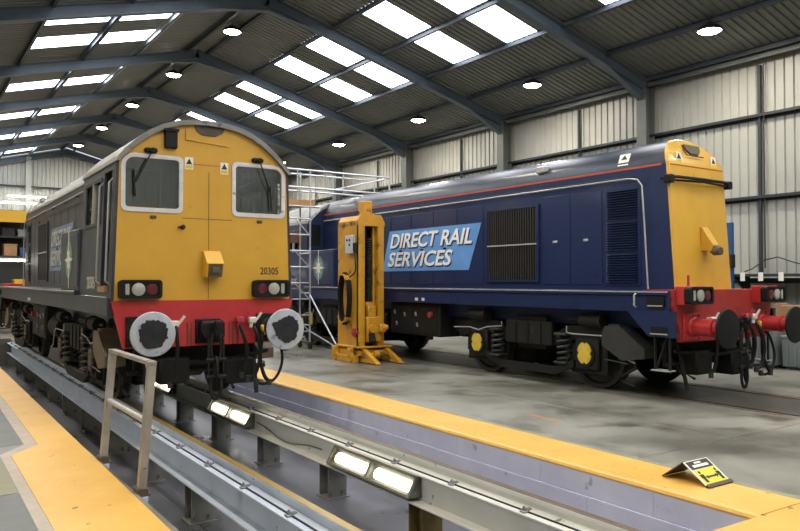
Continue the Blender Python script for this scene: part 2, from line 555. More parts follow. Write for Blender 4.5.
def clad_y(parent, x, y0, y1, z0, z1, s):
    """cladding sheet in the YZ plane; s = direction of recess (away from the room)"""
    prof = corr(y0, y1, 0.235, 0.72, 0.035)
    v, f = [], []
    for y, d in prof:
        v += [(x + s * d, y, z0), (x + s * d, y, z1)]
    for i in range(len(prof) - 1): f.append((2 * i, 2 * i + 1, 2 * i + 3, 2 * i + 2))
    MB().add(v, f).build('cladding_sheet', 'cladding', parent)
def clad_x(parent, y, x0, x1, z0, s):
    prof = corr(x0, x1, 0.235, 0.72, 0.035)
    v, f = [], []
    for x, d in prof:
        v += [(x, y + s * d, z0), (x, y + s * d, zr(x) - .005)]
    for i in range(len(prof) - 1): f.append((2 * i, 2 * i + 1, 2 * i + 3, 2 * i + 2))
    MB().add(v, f).build('cladding_sheet', 'cladding', parent)
n = 50
for i in range(n):
    a = YA + (YB - YA) * i / n; b = YA + (YB - YA) * (i + 1) / n
    clad_y(wall_right, XW, a, b, 0, zr(XW) - .01, 1)
for i in range(10):
    a = YA + (YB - YA) * i / 10; b = YA + (YB - YA) * (i + 1) / 10
    clad_y(wall_left, XL, a, b, 0, zr(XL) - .01, -1)
n = 23
for i in range(n):
    a = XL + (XW - XL) * i / n; b = XL + (XW - XL) * (i + 1) / n
    clad_x(wall_back, YB + .2, a, b, 0, 1)
for i in range(4):
    a = XL + (XW - XL) * i / 4; b = XL + (XW - XL) * (i + 1) / 4
    clad_x(wall_front, YA - .2, a, b, 0, -1)
# sheeting rails
for z in (1.75, 3.66, 5.56):
    m = MB()
    m.box(XW - .16, XW - .004, YA, YB, z + .0, z + .018); m.box(XW - .16, XW - .145, YA, YB, z - .05, z)
    m.box(XW - .03, XW - .004, YA, YB, z - .1, z)
    m.build('sheeting_rail', 'rail_dark', wall_right)
    m = MB(); m.box(XL + .004, XL + .16, YA, YB, z - .05, z + .018); m.build('sheeting_rail', 'rail_dark', wall_left)
    m = MB(); m.box(XL, XW, YB + .03, YB + .19, z - .05, z + .018); m.build('sheeting_rail', 'rail_dark', wall_back)
m = MB(); m.box(2.2, XW - 2, YB + .03, YB + .19, 6.9, 6.97); m.build('sheeting_rail', 'rail_dark', wall_back)
for x in (1.6, 6.05, 10.5):
    m = MB(); m.box(x - .13, x + .13, YB - .06, YB + .03, 0, zr(x) - .2); m.build('gable_post', 'cladding', wall_back)
# conduits / drop rods in mid-bay
for k in range(2, len(YF) - 1):
    y = YF[k] + 2.5
    m = MB()
    m.box(XW - .10, XW - .05, y - .035, y + .035, 1.9, zr(XW) - .3); m.build('conduit', 'rail_dark', wall_right)
    m = MB(); m.cyl((XW - .13, y - .13, 2.0), (XW - .13, y - .13, zr(XW) - .3), .016, n=6); m.build('cable_drop', 'rail_dark', wall_right)

# ------------------------------------------------------------------ floor and pit
PX0, PX1, PY0, PY1, PZ = 1.62, 5.22, 2.98, 24.6, -0.80
floor = struct(empty('floor'), 'worn grey concrete workshop floor')
g = .007
XS = [5.98, 7.45, 9.28]
slabs = []
ysl = [YA, -4, 0, 4.6, 9.2, 13.8, 18.4, 23.0, 27.6, 32.2, 36.8, 41.4, YB + .3]
for i in range(len(ysl) - 1):
    for (xa, xb) in ((5.80, 7.45), (7.45, 9.28), (9.47, 10.73), (10.92, 13.6), (13.6, XW + .1)):
        slabs.append((xa, xb, ysl[i], ysl[i + 1]))
for (xa, xb, ya, yb) in slabs:
    MB().box(xa + g, xb - g, ya + g, yb - g, -.2, 0, .006).build('slab', 'concrete_shaded' if xa == 9.47 else 'concrete', floor)
# flangeway strips beside the sunk rails of the other road
for xr in (10.1 - .75, 10.1 + .75):
    m = MB(); m.box(xr - .035, xr + .035, YA, YB - 12, -.17, 0.0, .006); m.box(xr - .07, xr + .07, YA, YB - 12, -.19, -.16)
    m.build('sunk_rail', 'rail_head', floor)
    MB().box(xr - .09, xr + .09, YA, YB, -.22, -.19).build('rail_slot', 'joint', floor)
MB().box(5.98, XW + .1, YA, YB + .3, -.3, -.215).build('sub_base', 'joint', floor)
# pieces round the pit
MB().box(XL - .1, 1.02, YA, YB + .3, -.2, -.002).build('slab', 'concrete', floor)
MB().box(0.80, PX0 - .01, PY1, YB + .3, -.2, 0).build('slab', 'concrete', floor)
MB().box(PX0 - .01, 5.98, PY1, YB + .3, -.2, 0).build('slab', 'concrete', floor)
MB().box(0.80, 5.98, YA, 1.9, -.2, 0).build('slab', 'concrete', floor)
# left-hand edge: base, yellow walkway paint, pale border, patches
MB().box(0.80, PX0, 1.9, PY1, -.2, 0).build('slab', 'concrete', floor)
def painted(name, poly, z0, z1, m):
    return MB().prism(poly, z0, z1, 'z').build(name, m, floor)
painted('painted_walkway', [(0.96, 1.9), (PX0, 1.9), (PX0, PY1), (1.32, PY1), (1.25, 8.45), (0.96, 8.05)], 0.0, 0.004, 'floor_yellow')
painted('border_line', [(0.87, 1.9), (0.958, 1.9), (0.958, 8.055), (1.248, 8.455), (1.318, PY1), (1.21, PY1), (1.13, 8.52), (0.87, 8.14)], 0.0, 0.003, 'border_paint')
painted('floor_patch', [(0.2, 6.6), (0.865, 6.6), (0.865, 8.0), (0.2, 7.7)], 0.0, 0.002, 'concrete_olive')
painted('floor_patch', [(-.2, 5.2), (0.865, 5.2), (0.865, 6.58), (-.2, 6.58)], 0.0, 0.002, 'concrete_dark')
painted('floor_patch', [(0.3, 8.3), (1.12, 8.6), (1.2, 16), (0.3, 16)], 0.0, 0.002, 'concrete_dark')
# right-hand edge strip and pit end strip (coping stones painted yellow)
ye = [PY0]
while ye[-1] < PY1 - 1: ye.append(ye[-1] + 2.7)
ye[-1] = PY1
for i in range(len(ye) - 1):
    m = MB()
    m.prism([(PX1, -.03), (5.90, -.03), (5.90, 0.0), (5.86, .012), (PX1 + .05, .012), (PX1 + .015, .002), (PX1, -.018)], ye[i] + .0015, ye[i + 1] - .0015, 'y')
    m.build('edge_coping', 'floor_yellow', floor)
MB().box(5.902, 5.978, 1.9, PY1, -.2, .001).build('edge_filler', 'concrete_olive', floor)
m = MB(); m.box(PX0, 5.90, 1.9, PY0, -.2, .012, .01); m.build('edge_coping', 'floor_yellow', floor)
# orange survey mark on the slab
m = MB()
for (x, y) in ((6.68, 6.74), (6.69, 6.45)):
    m.box(x - .035, x + .035, y - .14, y + .14, 0.0, .002)
m.build('paint_mark', 'orange_mark', floor)

# pit walls: lavender painted blocks in two courses, plain walls elsewhere
pit = struct(empty('wall_pit'), 'lavender painted block wall of the inspection pit')
L0 = ye[0]
def blocks(x0, x1, za, zb, step, off):
    y = PY0 - off
    while y < PY1:
        a, b = max(PY0, y), min(PY1, y + step)
        if b - a > .05:
            MB().box(x0, x1, a + .001, b - .001, za + .0015, zb - .0015, .003).build('block', 'lavender_wall', pit)
        y += step
blocks(PX1 + .002, PX1 + .2, -.235, -.03, 1.30, .4)
blocks(PX1 - .012, PX1 + .2, -.52, -.235, 1.30, 1.0)
blocks(PX1 - .012, PX1 + .2, PZ, -.52, 1.30, .2)
MB().box(PX1 + .01, 5.97, PY0, PY1, PZ, -.031).build('mortar', 'joint', pit)
wl = struct(empty('wall_pit_near'), 'grey concrete side of the pit below the yellow walkway')
MB().box(PX0 - .2, PX0, PY0, PY1, PZ, -.002).build('pit_side', 'concrete', wl)
MB().box(PX0 - .2, PX1 + .2, PY0 - .2, PY0, PZ, -.2).build('pit_end', 'lavender_wall', wl)
MB().box(PX0 - .2, PX1 + .2, PY1, PY1 + .2, PZ, -.2).build('pit_end', 'concrete', wl)
MB().box(.80, PX0 - .2, PY0, PY1, -.2, -.001).build('walkway_slab', 'concrete', floor)
pf = struct(MB().box(PX0 - .2, PX1 + .2, PY0 - .2, PY1 + .2, PZ - .1, PZ).build('floor_pit', 'pit_floor'), 'dark damp floor of the inspection pit')

# ================================================================== PIT RAIL GIRDERS
def girder(xc, name, label, paint, head):
    root = empty(name, (xc, 0, 0)); tag(root, label, 'rail girder', 'rail girders carrying the left locomotive')
    y0, y1 = PY0 + .01, PY1 - .02
    m = MB()
    m.box(-.14, .14, y0, y1, -.135, -.115, .004); m.box(-.14, .14, y0, y1, -.425, -.405, .004); m.box(-.02, .02, y0, y1, -.405, -.135)
    m.build('beam', paint, root)
    # flat-bottom rail: foot, web, head
    r = MB()
    r.prism([(-.07, -.114), (.07, -.114), (.07, -.104), (.012, -.09), (.009, -.05), (.034, -.036), (.036, -.004), (.03, 0), (-.03, 0), (-.036, -.004), (-.034, -.036), (-.009, -.05), (-.012, -.09), (-.07, -.104)], y0, y1, 'y')
    ro = r.build('rail', paint, root)
    h = MB(); h.box(-.034, .034, y0, y1, -.006, .0012, .001); h.build('running_surface', head, ro)
    # rubber edge + clips along both foot edges
    s = MB(); s.box(-.084, -.072, y0, y1, -.116, -.104); s.build('rail_pad', 'blackrub', root); s = MB(); s.box(.072, .084, y0, y1, -.116, -.104); s.build('rail_pad', 'blackrub', root)
    cm = MB()
    cm.box(-.125, -.055, -.03, .03, -.116, -.098, .006); cm.cyl((-.098, 0, -.098), (-.098, 0, -.074), .017, n=6); cm.cyl((-.098, 0, -.074), (-.098, 0, -.064), .009, n=6)
    cm.box(-.07, -.03, -.022, .022, -.104, -.088, .004)
    c0 = None
    y = y0 + .35; i = 0
    while y < y1:
        for s_ in (1, -1):
            if c0 is None:
                c0 = cm.build('rail_clip', 'clip_steel', root); c0.location = (0, y, 0)
            else:
                inst(c0, root, (0, y, 0), (0, 0, 0 if s_ > 0 else math.pi))
        y += .93
    # stub posts
    p0 = None; y = y0 + .9
    while y < y1:
        if p0 is None:
            m = MB()
            m.box(-.12, .12, -.11, -.098, PZ, -.425); m.box(-.12, .12, .098, .11, PZ, -.425); m.box(-.006, .006, -.098, .098, PZ, -.425)
            m.box(-.15, .15, -.14, .14, PZ, PZ + .014)
            p0 = m.build('stub_post', 'post_steel', root); p0.location = (0, y, 0)
        else:
            c = inst(p0, root, (0, y, 0))
            if head == 'rail_head' and y < 6.5:
                c.data = p0.data.copy(); c.data.materials[0] = M['post_yellow']
        y += 1.85
    return root
gl = girder(2.672, 'rail_girder', 'bluish grey steel rail girder nearest the yellow walkway and steel barrier', 'girder_blue', 'rail_gold')
gr = girder(4.255, 'rail_girder', 'grey steel rail girder with pit lights, beside the lavender wall', 'girder_paint', 'rail_head')
# cable sagging along the web of the right girder
def cable(name, pts, r, m, label, cat, n=6, group=None):
    o = MB().tube(pts, r, n).build(name, m); tag(o, label, cat, group); return o
pts = []
for i in range(25):
    t = i / 24; pts.append((4.215, 7.8 + 1.95 * t, -.30 - .07 * math.sin(math.pi * t) + .02 * math.sin(9 * t)))
cable('cable', pts, .009, 'post_steel', 'thin grey cable sagging along the girder between two pit lights', 'cable')

# pit lights: wedge housings standing on the lower flange
def pit_light(yc, label):
    root = empty('pit_light', (4.255, yc, -.375)); tag(root, label, 'light', 'pit lights on the right rail girder')
    L = .83
    m = MB()
    a, b, c, d = (-.03, .0), (-.165, .0), (-.165, .035), (-.055, .205)
    e = (-.03, .205)
    # shell: back, bottom, top and ends, open towards the glass
    m.prism([(-.03, 0), (-.04, 0), (-.04, .205), (-.03, .205)], -L, L, 'y')
    m.prism([(-.04, 0), (-.17, 0), (-.17, .012), (-.04, .012)], -L, L, 'y')
    m.prism([(-.04, .193), (-.065, .193), (-.065, .205), (-.04, .205)], -L, L, 'y')
    for s in (-1, 1):
        m.prism([(-.04, 0), (-.17, 0), (-.17, .03), (-.065, .205), (-.04, .205)], s * L, s * (L - .015), 'y')
    m.build('housing', 'post_steel', root)
    # bezel frame
    m = MB(); n0, n1 = Vector((-.172, 0, .012)), Vector((-.064, 0, .198))
    for (t0, t1) in ((0.0, .10), (.90, 1.0)):
        p, q = n0.lerp(n1, t0), n0.lerp(n1, t1)
        m.bar((p + q) / 2 + Vector((0, -L, 0)), (p + q) / 2 + Vector((0, L, 0)), (q - p).length, .014, Vector((-.86, 0, .5)))
    for y in (-L + .02, 0, L - .02):
        m.bar(n0 + Vector((0, y, 0)), n1 + Vector((0, y, 0)), .035, .013, Vector((-.86, 0, .5)))
    m.build('bezel', 'post_steel', root)
    # two lamps under glass
    for s in (-1, 1):
        c0 = n0.lerp(n1, .5) + Vector((.030, s * L / 2, -.017))
        mx = basis(c0, (0, -1, 0), (n1 - n0))
        w, h = L / 2 - .075, .058
        MB().prism(rrect(-w, w, -h, h, .06), -.012, .006, 'z', mx=mx).build('lamp', 'pit_lens', root)
    for s in (-1, 1):
        m = MB(); m.cyl((-.10, s * L, .05), (-.10, s * (L + .012), .05), .012, n=6); m.build('bolt', 'clip_steel', root)
    return root
pit_light(6.60, 'long twin-lamp pit light nearest the camera, left of the yellow sign')
pit_light(10.70, 'second twin-lamp pit light on the girder, below the red panel')
pit_light(14.40, 'farthest lit pit light, glowing behind the steel barrier')

# ================================================================== LOCOMOTIVES
HOOD = [(.70, 1.56), (.70, 3.42), (.685, 3.53), (.63, 3.64), (.53, 3.74), (.39, 3.82), (.20, 3.87), (0, 3.885)]
ARCH = [(1.135, 3.22), (1.07, 3.33), (.93, 3.46), (.78, 3.59), (.60, 3.69), (.40, 3.755), (.20, 3.785), (0, 3.795)]
def mirror(h): return h + [(-x, z) for x, z in reversed(h) if x > 1e-6]
def side_mx(s, x, y, z):
    """local frame on a body side; right = to the viewer's right"""
    return basis((x, y, z), (0, 1, 0) if s > 0 else (0, -1, 0), (0, 0, 1))
def yfront(z):
    return -6.25 + .065 * (z - 1.56) + (.20 * ((z - 3.3) / .585) ** 2 if z > 3.3 else 0)
def coil(x, y, z0, z1, r, w, turns, n=10):
    pts = []
    for i in range(int(turns * n) + 1):
        a = 2 * math.pi * i / n
        pts.append((x + r * math.cos(a), y + r * math.sin(a), z0 + (z1 - z0) * i / (turns * n)))
    return pts

def warning_label(parent, mx, w=.13):
    """white card with a black triangle and a yellow foot"""
    l = MB().box(0, w, 0, w * 1.45, -.003, .004, mx=mx).build('warning_label', 'label_white', parent, 'white warning label with a black triangle')
    t = MB(); t.prism([(w * .12, w * .62), (w * .88, w * .62), (w * .5, w * 1.32)], 0, .006, 'z', mx=mx)
    t.build('warning_triangle', 'label_black', l) if parent.parent is None else t.build('warning_triangle', 'label_black', parent)
    MB().box(w * .08, w * .92, w * .1, w * .5, 0, .006, mx=mx).build('label_text_block', 'label_yellow', l if parent.parent is None else parent)
    return l

def bogie(root, yc, cover, near):
    b = MB()
    for s in (-1, 1):
        x0, x1 = s * .93, s * 1.02
        # side frame: arched top member, horn legs
        b.prism([(-1.95, .80), (-1.62, .98), (-.85, .98), (-.62, .86), (.62, .86), (.85, .98), (1.62, .98), (1.95, .80), (1.95, .66), (1.55, .70), (.80, .70), (.60, .64), (-.60, .64), (-.80, .70), (-1.55, .70), (-1.95, .66)], x0, x1, 'x')
        for a in (-1.295, 1.295):
            b.box(x0, x1, a - .36, a - .24, .30, .75); b.box(x0, x1, a + .24, a + .36, .30, .75)
            b.box(s * .90, s * 1.04, a - .36, a + .36, .24, .31, .01)
        b.box(s * .98, s * 1.10, -.55, .55, .62, 1.02, .02)       # bolster spring pocket
        for y in (-.3, 0, .3): b.box(s * 1.10, s * 1.115, y - .02, y + .02, .64, 1.0)
    b.box(-1.0, 1.0, -.35, .35, .55, 1.1); b.box(-.93, .93, -1.98, -1.85, .62, .82); b.box(-.93, .93, 1.85, 1.98, .62, .82)
    bo = b.build('bogie', 'under_black', root); bo.location = (0, yc, 0)
    for s in (-1, 1):
        e = MB()  # equaliser beam between the axleboxes
        e.prism([(-1.05, .44), (-.62, .30), (.62, .30), (1.05, .44), (1.05, .33), (.66, .17), (-.66, .17), (-1.05, .33)], s * 1.04, s * 1.12, 'x')
        e.build('equaliser_beam', 'under_black', bo)
        for a in (-1.295, 1.295):
            w = MB()
            mx = basis((s * .75, a, .545), (0, 1, 0), (0, 0, 1)) if s > 0 else basis((s * .75, a, .545), (0, -1, 0), (0, 0, 1))
            w.lathe([(.0, -.06), (.575, -.06), (.575, -.035), (.548, -.03), (.543, .07), (.47, .07), (.45, .02), (.20, .015), (.17, .08), (.0, .08)], mx, 32)
            w.build('wheel', 'under_grey', bo)
            ab = MB(); ab.box(s * .92, s * 1.10, a - .235, a + .235, .30, .80, .03)
            ab.cyl((s * 1.10, a, .55), (s * 1.125, a, .55), .19, n=20)
            ab.build('axlebox', 'under_black', bo)
            cv = MB()
            mx = basis((s * 1.125, a, .57), (0, 1, 0), (0, 0, 1)) if s > 0 else basis((s * 1.125, a, .57), (0, -1, 0), (0, 0, 1))
            pts = []
            for i in range(24):
                an = 2 * math.pi * i / 24
                rr = .165 if i % 6 else .13
                pts.append((rr * .85 * math.cos(an), rr * 1.05 * math.sin(an)))
            cv.prism(pts, 0, .022, 'z', mx=mx)
            for an in (45, 135, 225, 315):
                cv.cyl(mx @ Vector((.10 * math.cos(R(an)), .12 * math.sin(R(an)), .02)), mx @ Vector((.10 * math.cos(R(an)), .12 * math.sin(R(an)), .032)), .016, n=6)
            cv.build('axlebox_cover', cover, bo)
            q = -1 if a > 0 else 1
            cs = MB(); cs.tube(coil(s * 1.05, a + q * .50, .40, .82, .105, .02, 4.5), .024, 6)
            cs.box(s * .93, s * 1.17, a + q * .5 - .13, a + q * .5 + .13, .36, .40, .01); cs.box(s * .93, s * 1.17, a + q * .5 - .13, a + q * .5 + .13, .82, .86, .01)
            cs.build('coil_spring', 'under_grey', bo)
            # brake cylinder above the axle
            bc = MB(); yb = a - q * .05
            bc.cyl((s * 1.06, yb - .24, 1.08), (s * 1.06, yb + .16, 1.08), .10, n=14)
            bc.cyl((s * 1.06, yb - .27, 1.08), (s * 1.06, yb - .24, 1.08), .115, n=14); bc.cyl((s * 1.06, yb + .16, 1.08), (s * 1.06, yb + .46, 1.08), .022, n=8)
            bc.build('brake_cylinder', 'under_black', bo)
            # brake shoe hanger
            bh = MB(); bh.bar((s * .75, a - q * .62, .95), (s * .75, a - q * .60, .42), .09, .05, (0, 1, 0)); bh.prism([(a - q * .57, .35), (a - q * .57, .72), (a - q * .65, .70), (a - q * .66, .38)], s * .70, s * .80, 'x')
            bh.build('brake_hanger', 'under_black', bo)
        # pale air pipes
        pp = MB()
        pp.tube([(s * 1.13, -.92, .98), (s * 1.13, -.92, .88), (s * 1.13, -1.0, .86), (s * 1.13, -1.75, .86), (s * 1.13, -1.9, .80), (s * 1.13, -2.05, .55), (s * 1.13, -2.25, .50)], .011, 6); pp.build('air_pipe', 'silver_rail', bo); pp = MB()
        pp.tube([(s * 1.13, .62, .98), (s * 1.13, .62, .90), (s * 1.13, 1.0, .87), (s * 1.13, 1.25, .80), (s * 1.13, 1.5, .84), (s * 1.13, 1.95, .82), (s * 1.13, 1.97, .82)], .011, 6)
        pp.build('air_pipe', 'silver_rail', bo)
    for a in (-1.295, 1.295):
        tm = MB(); q = -1 if a > 0 else 1
        tm.box(-.62, .62, a + q * .12, a + q * .95, .22, .92, .08); tm.cyl((-.66, a, .545), (.66, a, .545), .10, n=12); tm.box(.40, .64, a - .36, a + .36, .2, .86, .06)
        tm.build('traction_motor', 'under_black', bo)
    # sandboxes at the outer end
    e = 1 if yc > 0 else -1
    for s in (-1, 1):
        sb = MB()
        sb.prism([(e * 1.68, .92), (e * 1.73, 1.02), (e * 2.02, 1.02), (e * 2.45, .72), (e * 2.45, .58), (e * 2.05, .52), (e * 1.68, .72)], s * .92, s * 1.18, 'x')
        sb.prism([(e * 1.78, 1.02), (e * 1.78, 1.05), (e * 1.98, 1.05), (e * 1.98, 1.02)], s * .98, s * 1.14, 'x')
        sb.build('sandbox', 'sand_tan' if cover != 'cover_yellow' else 'under_grey', bo)
        sp = MB(); sp.tube([(s * .95, e * 2.05, .56), (s * .9, e * 2.1, .4), (s * .8, e * 1.68, .2), (s * .76, e * 1.95, .1)], .025, 6)
        sp.build('sand_pipe', 'under_grey', bo); sp = MB()
        sp.tube([(s * 1.17, e * 1.73, .72), (s * 1.19, e * 1.73, .52), (s * 1.17, e * 2.15, .48)], .01, 6)
        sp.build('sand_pipe', 'under_grey', bo)
    return bo

def buffer_part(parent, x, y, e, head_m, shank_m, greasy):
    mx = basis((x, y, 1.06), (-e, 0, 0), (0, 0, 1))
    b = MB(); b.box(-.19, .19, -.19, .19, 0, .035, .01, mx=mx)
    b.lathe([(0, .03), (.145, .03), (.14, .07), (.115, .09), (.115, .34), (.125, .35), (.125, .38), (.088, .385), (.088, .50), (0, .50)], mx, 20)
    for ax in (-.155, .155):
        for az in (-.155, .155): b.cyl(mx @ Vector((ax, az, .035)), mx @ Vector((ax, az, .06)), .02, n=6)
    bo = b.build('buffer', shank_m, parent)
    h = MB(); h.lathe([(0, .49), (.12, .50), (.24, .545), (.268, .552), (.272, .565), (.262, .578), (.15, .592), (0, .598)], mx, 36)
    ho = h.build('buffer_head', head_m, bo)
    if greasy:
        random.seed(int(x * 100) + 5)
        pts = []
        n = 40
        for i in range(n):
            a = 2 * math.pi * i / n
            rr = .172 + random.uniform(-.016, .016) + .005 * math.sin(3 * a + x) + (.035 if i in (17, 18) and x < 0 else 0)
            pts.append((rr * math.cos(a) + (.01 if x < 0 else 0), rr * math.sin(a) + .005))
        g = MB()
        v = [(p[0], p[1], .602) for p in pts] + [(p[0] * .93, p[1] * .93, .607) for p in pts] + [(p[0], p[1], .575) for p in pts]
        f = [tuple(range(n, 2 * n))] + [(i, (i + 1) % n, n + (i + 1) % n, n + i) for i in range(n)] + [(2 * n + i, 2 * n + (i + 1) % n, (i + 1) % n, i) for i in range(n)]
        g.add(v, f, False, mx); g.build('grease_patch', 'grease', bo)
    return bo

def headlight(parent, xc, y, e, zc, outer, bracket=None):
    """black lamp cluster; outer = local x direction of the outer end"""
    mx = basis((xc, y, zc), (-e, 0, 0), (0, 0, 1))
    o_ = outer * -e                      # along local u
    if bracket:
        MB().box(-.24, .24, -.13, .13, -.02, .14, .01, mx=mx).build('lamp_bracket', bracket, parent)
    z0 = .14 if bracket else 0
    m = MB(); m.prism(rrect(-.26, .26, -.115, .115, .04), z0, z0 + .09, 'z', mx=mx)
    m.plate(rrect(-.265, .265, -.12, .12, .045), [rrect(-.225, .225, -.09, .09, .03)], .02, mx=mx @ Matrix.Translation((0, 0, z0 + .09)))
    c = m.build('headlamp_cluster', 'black', parent)
    l = MB(); l.lathe([(0, z0 + .088), (.082, z0 + .088), (.082, z0 + .105), (.05, z0 + .118), (0, z0 + .122)], mx @ Matrix.Translation((o_ * .03, 0, 0)), 20)
    l.build('headlamp_lens', 'lens', c)
    l = MB(); l.lathe([(0, z0 + .088), (.07, z0 + .088), (.07, z0 + .10), (0, z0 + .112)], mx @ Matrix.Translation((o_ * -.14, 0, 0)), 18)
    l.build('tail_lamp_lens', 'lens_red', c)
    l = MB(); l.box(o_ * .165 - .026, o_ * .165 + .026, -.07, .07, z0 + .088, z0 + .104, .006, mx=mx); l.build('marker_lens', 'lens', c)
    return c

def link(m, c, h, w, r, axis):
    """oval chain link in a vertical plane"""
    pts = []
    for i in range(16):
        a = 2 * math.pi * i / 16
        u, v = w * math.cos(a), h * math.sin(a)
        pts.append((c[0] + (u if axis == 'x' else 0), c[1] + (u if axis == 'y' else 0), c[2] + v))
    m.tube(pts, r, 6, closed=True)

def hose(parent, pts, r=.022, m='hose', name='brake_hose'):
    P = [Vector(p) for p in pts]; out = []
    for i in range(len(P) - 1):
        p0 = P[max(0, i - 1)]; p1 = P[i]; p2 = P[i + 1]; p3 = P[min(len(P) - 1, i + 2)]
        for k in range(6):
            t = k / 6
            out.append(.5 * ((2 * p1) + (p2 - p0) * t + (2 * p0 - 5 * p1 + 4 * p2 - p3) * t * t + (3 * p1 - p0 - 3 * p2 + p3) * t ** 3))
    out.append(P[-1])
    return MB().tube(out, r, 7).build(name, m, parent)

def end_gear(root, e, red, head_m, shank_m, greasy, top):
    """buffer beam with everything hung on it; e = +1 cab end, -1 nose end; u = viewer's right"""
    y = e * 6.53
    mx = basis((0, y, 0), (-e, 0, 0), (0, 0, 1))
    hb = MB()
    hb.prism([(-1.23, top), (1.23, top), (1.23, 1.36), (1.08, .85), (-1.08, .85), (-1.23, 1.36)] if e < 0 else [(-1.23, top), (1.23, top), (1.075, .85), (-1.075, .85)], -.03, .035, 'z', mx=mx)
    beam = hb.build('buffer_beam', red, root)
    for s in (-1, 1):
        buffer_part(beam, s * .865, y + e * .03, e, head_m, shank_m, greasy)
    def W(u, w, z): return mx @ Vector((u, z, w))
    # draw gear
    d = MB(); d.box(-.17, .17, .88, 1.2, .03, .075, .01, mx=mx); d.box(-.13, .19, .93, 1.18, .07, .19, .03, mx=mx)
    d.cyl(W(-.05, .19, 1.05), W(-.05, .26, 1.05), .10, n=12)
    d.box(-.02, .06, .98, 1.13, .19, .36, .02, mx=mx); d.box(-.02, .06, 1.08, 1.19, .30, .40, .02, mx=mx)
    d.build('draw_hook', 'black', beam)
    c = MB()
    ax = 'y'
    for k, (w, z, h, wd, a) in enumerate(((.30, .84, .20, .07, 'x'), (.30, .56, .15, .06, 'y'), (.30, .33, .16, .075, 'x'))):
        p = W(.02, w, z); link(c, p, h, wd, .021, a)
    c.cyl(W(-.11, .30, .68), W(.15, .30, .68), .03, n=8); c.cyl(W(-.11, .30, .46), W(.15, .30, .46), .03, n=8)
    for u in (-.08, .12): c.bar(W(u, .3, .95), W(u, .3, .45), .022, .03, (0, 1, 0))
    c.build('coupling_chain', 'under_black', beam)
    # vertical bars on the face
    for u in (-.27, -.22, .30, .35, .42): MB().bar(W(u, .045, .86), W(u, .045, 1.16), .014, .012, (0, 1, 0)).build('hose_bracket', 'under_tan', beam)
    # hoses with coloured cocks
    for (u, z, cm, pts) in (
            (-.46, 1.15, 'cock_white', [(-.46, .10, 1.15), (-.45, .16, 1.05), (-.44, .17, .8), (-.46, .15, .5), (-.52, .12, .38)]),
            (.42, 1.18, 'cock_red', [(.40, .10, 1.15), (.44, .17, 1.0), (.48, .2, .8), (.47, .18, .6), (.43, .15, .45)]),
            (.60, 1.17, 'cock_white', [(.60, .10, 1.12), (.64, .2, .95), (.66, .24, .7), (.60, .22, .45), (.50, .2, .40)]),
            (.78, 1.06, 'cock_yellow', [(.76, .10, 1.02), (.70, .18, .85), (.68, .2, .62), (.72, .24, .42), (.78, .26, .34)]),
            (.80, .95, None, [(.86, .08, .98), (.98, .14, .86), (1.0, .2, .6), (.90, .22, .38), (.74, .2, .30), (.62, .2, .34)])):
        P = [W(p[0], p[1], p[2]) for p in pts]
        ho = hose(beam, P, .026 if cm else .02)
        if cm:
            k = MB()
            k.cyl(W(u, .0, z), W(u, .13, z), .035, n=8); k.box(u - .06, u + .05, z - .045, z + .04, .08, .15, .015, mx=mx)
            k.bar(W(u + .05, .12, z), W(u + .12, .14, z + .10), .03, .02, (0, 1, 0)); k.cyl(W(u - .02, .11, z - .1), W(u - .02, .11, z - .03), .03, n=8)
            k.build('air_cock', cm, beam)
        q = P[-1]
        MB().cyl(q + Vector((0, 0, .03)), q - Vector((0, 0, .05)), .036, n=8).build('hose_coupling', 'under_grey', beam)
    # pipes and clutter under the beam
    t = MB()
    t.tube([W(-.9, -.2, .7), W(-.3, -.1, .62), (W(.3, -.1, .62)), W(.95, -.2, .72)], .03, 7)
    t.tube([W(-.95, -.3, .5), W(.95, -.3, .5)], .035, 7)
    t.box(-.85, .85, .45, .83, -.45, -.38, .02, mx=mx); t.box(-.6, -.2, .35, .7, -.35, -.05, .03, mx=mx); t.box(.25, .7, .3, .65, -.35, -.02, .03, mx=mx)
    t.build('under_beam_pipes', 'under_black', beam)
    # chains / life guards
    for s in (-1, 1):
        lg = MB(); lg.bar(W(s * .75, -.25, .8), W(s * .75, -.1, .14), .05, .03, (0, 1, 0)); lg.bar(W(s * .75, -.55, .8), W(s * .75, -.12, .3), .03, .03, (0, 1, 0))
        lg.build('guard_iron', 'under_black', beam)
    return beam

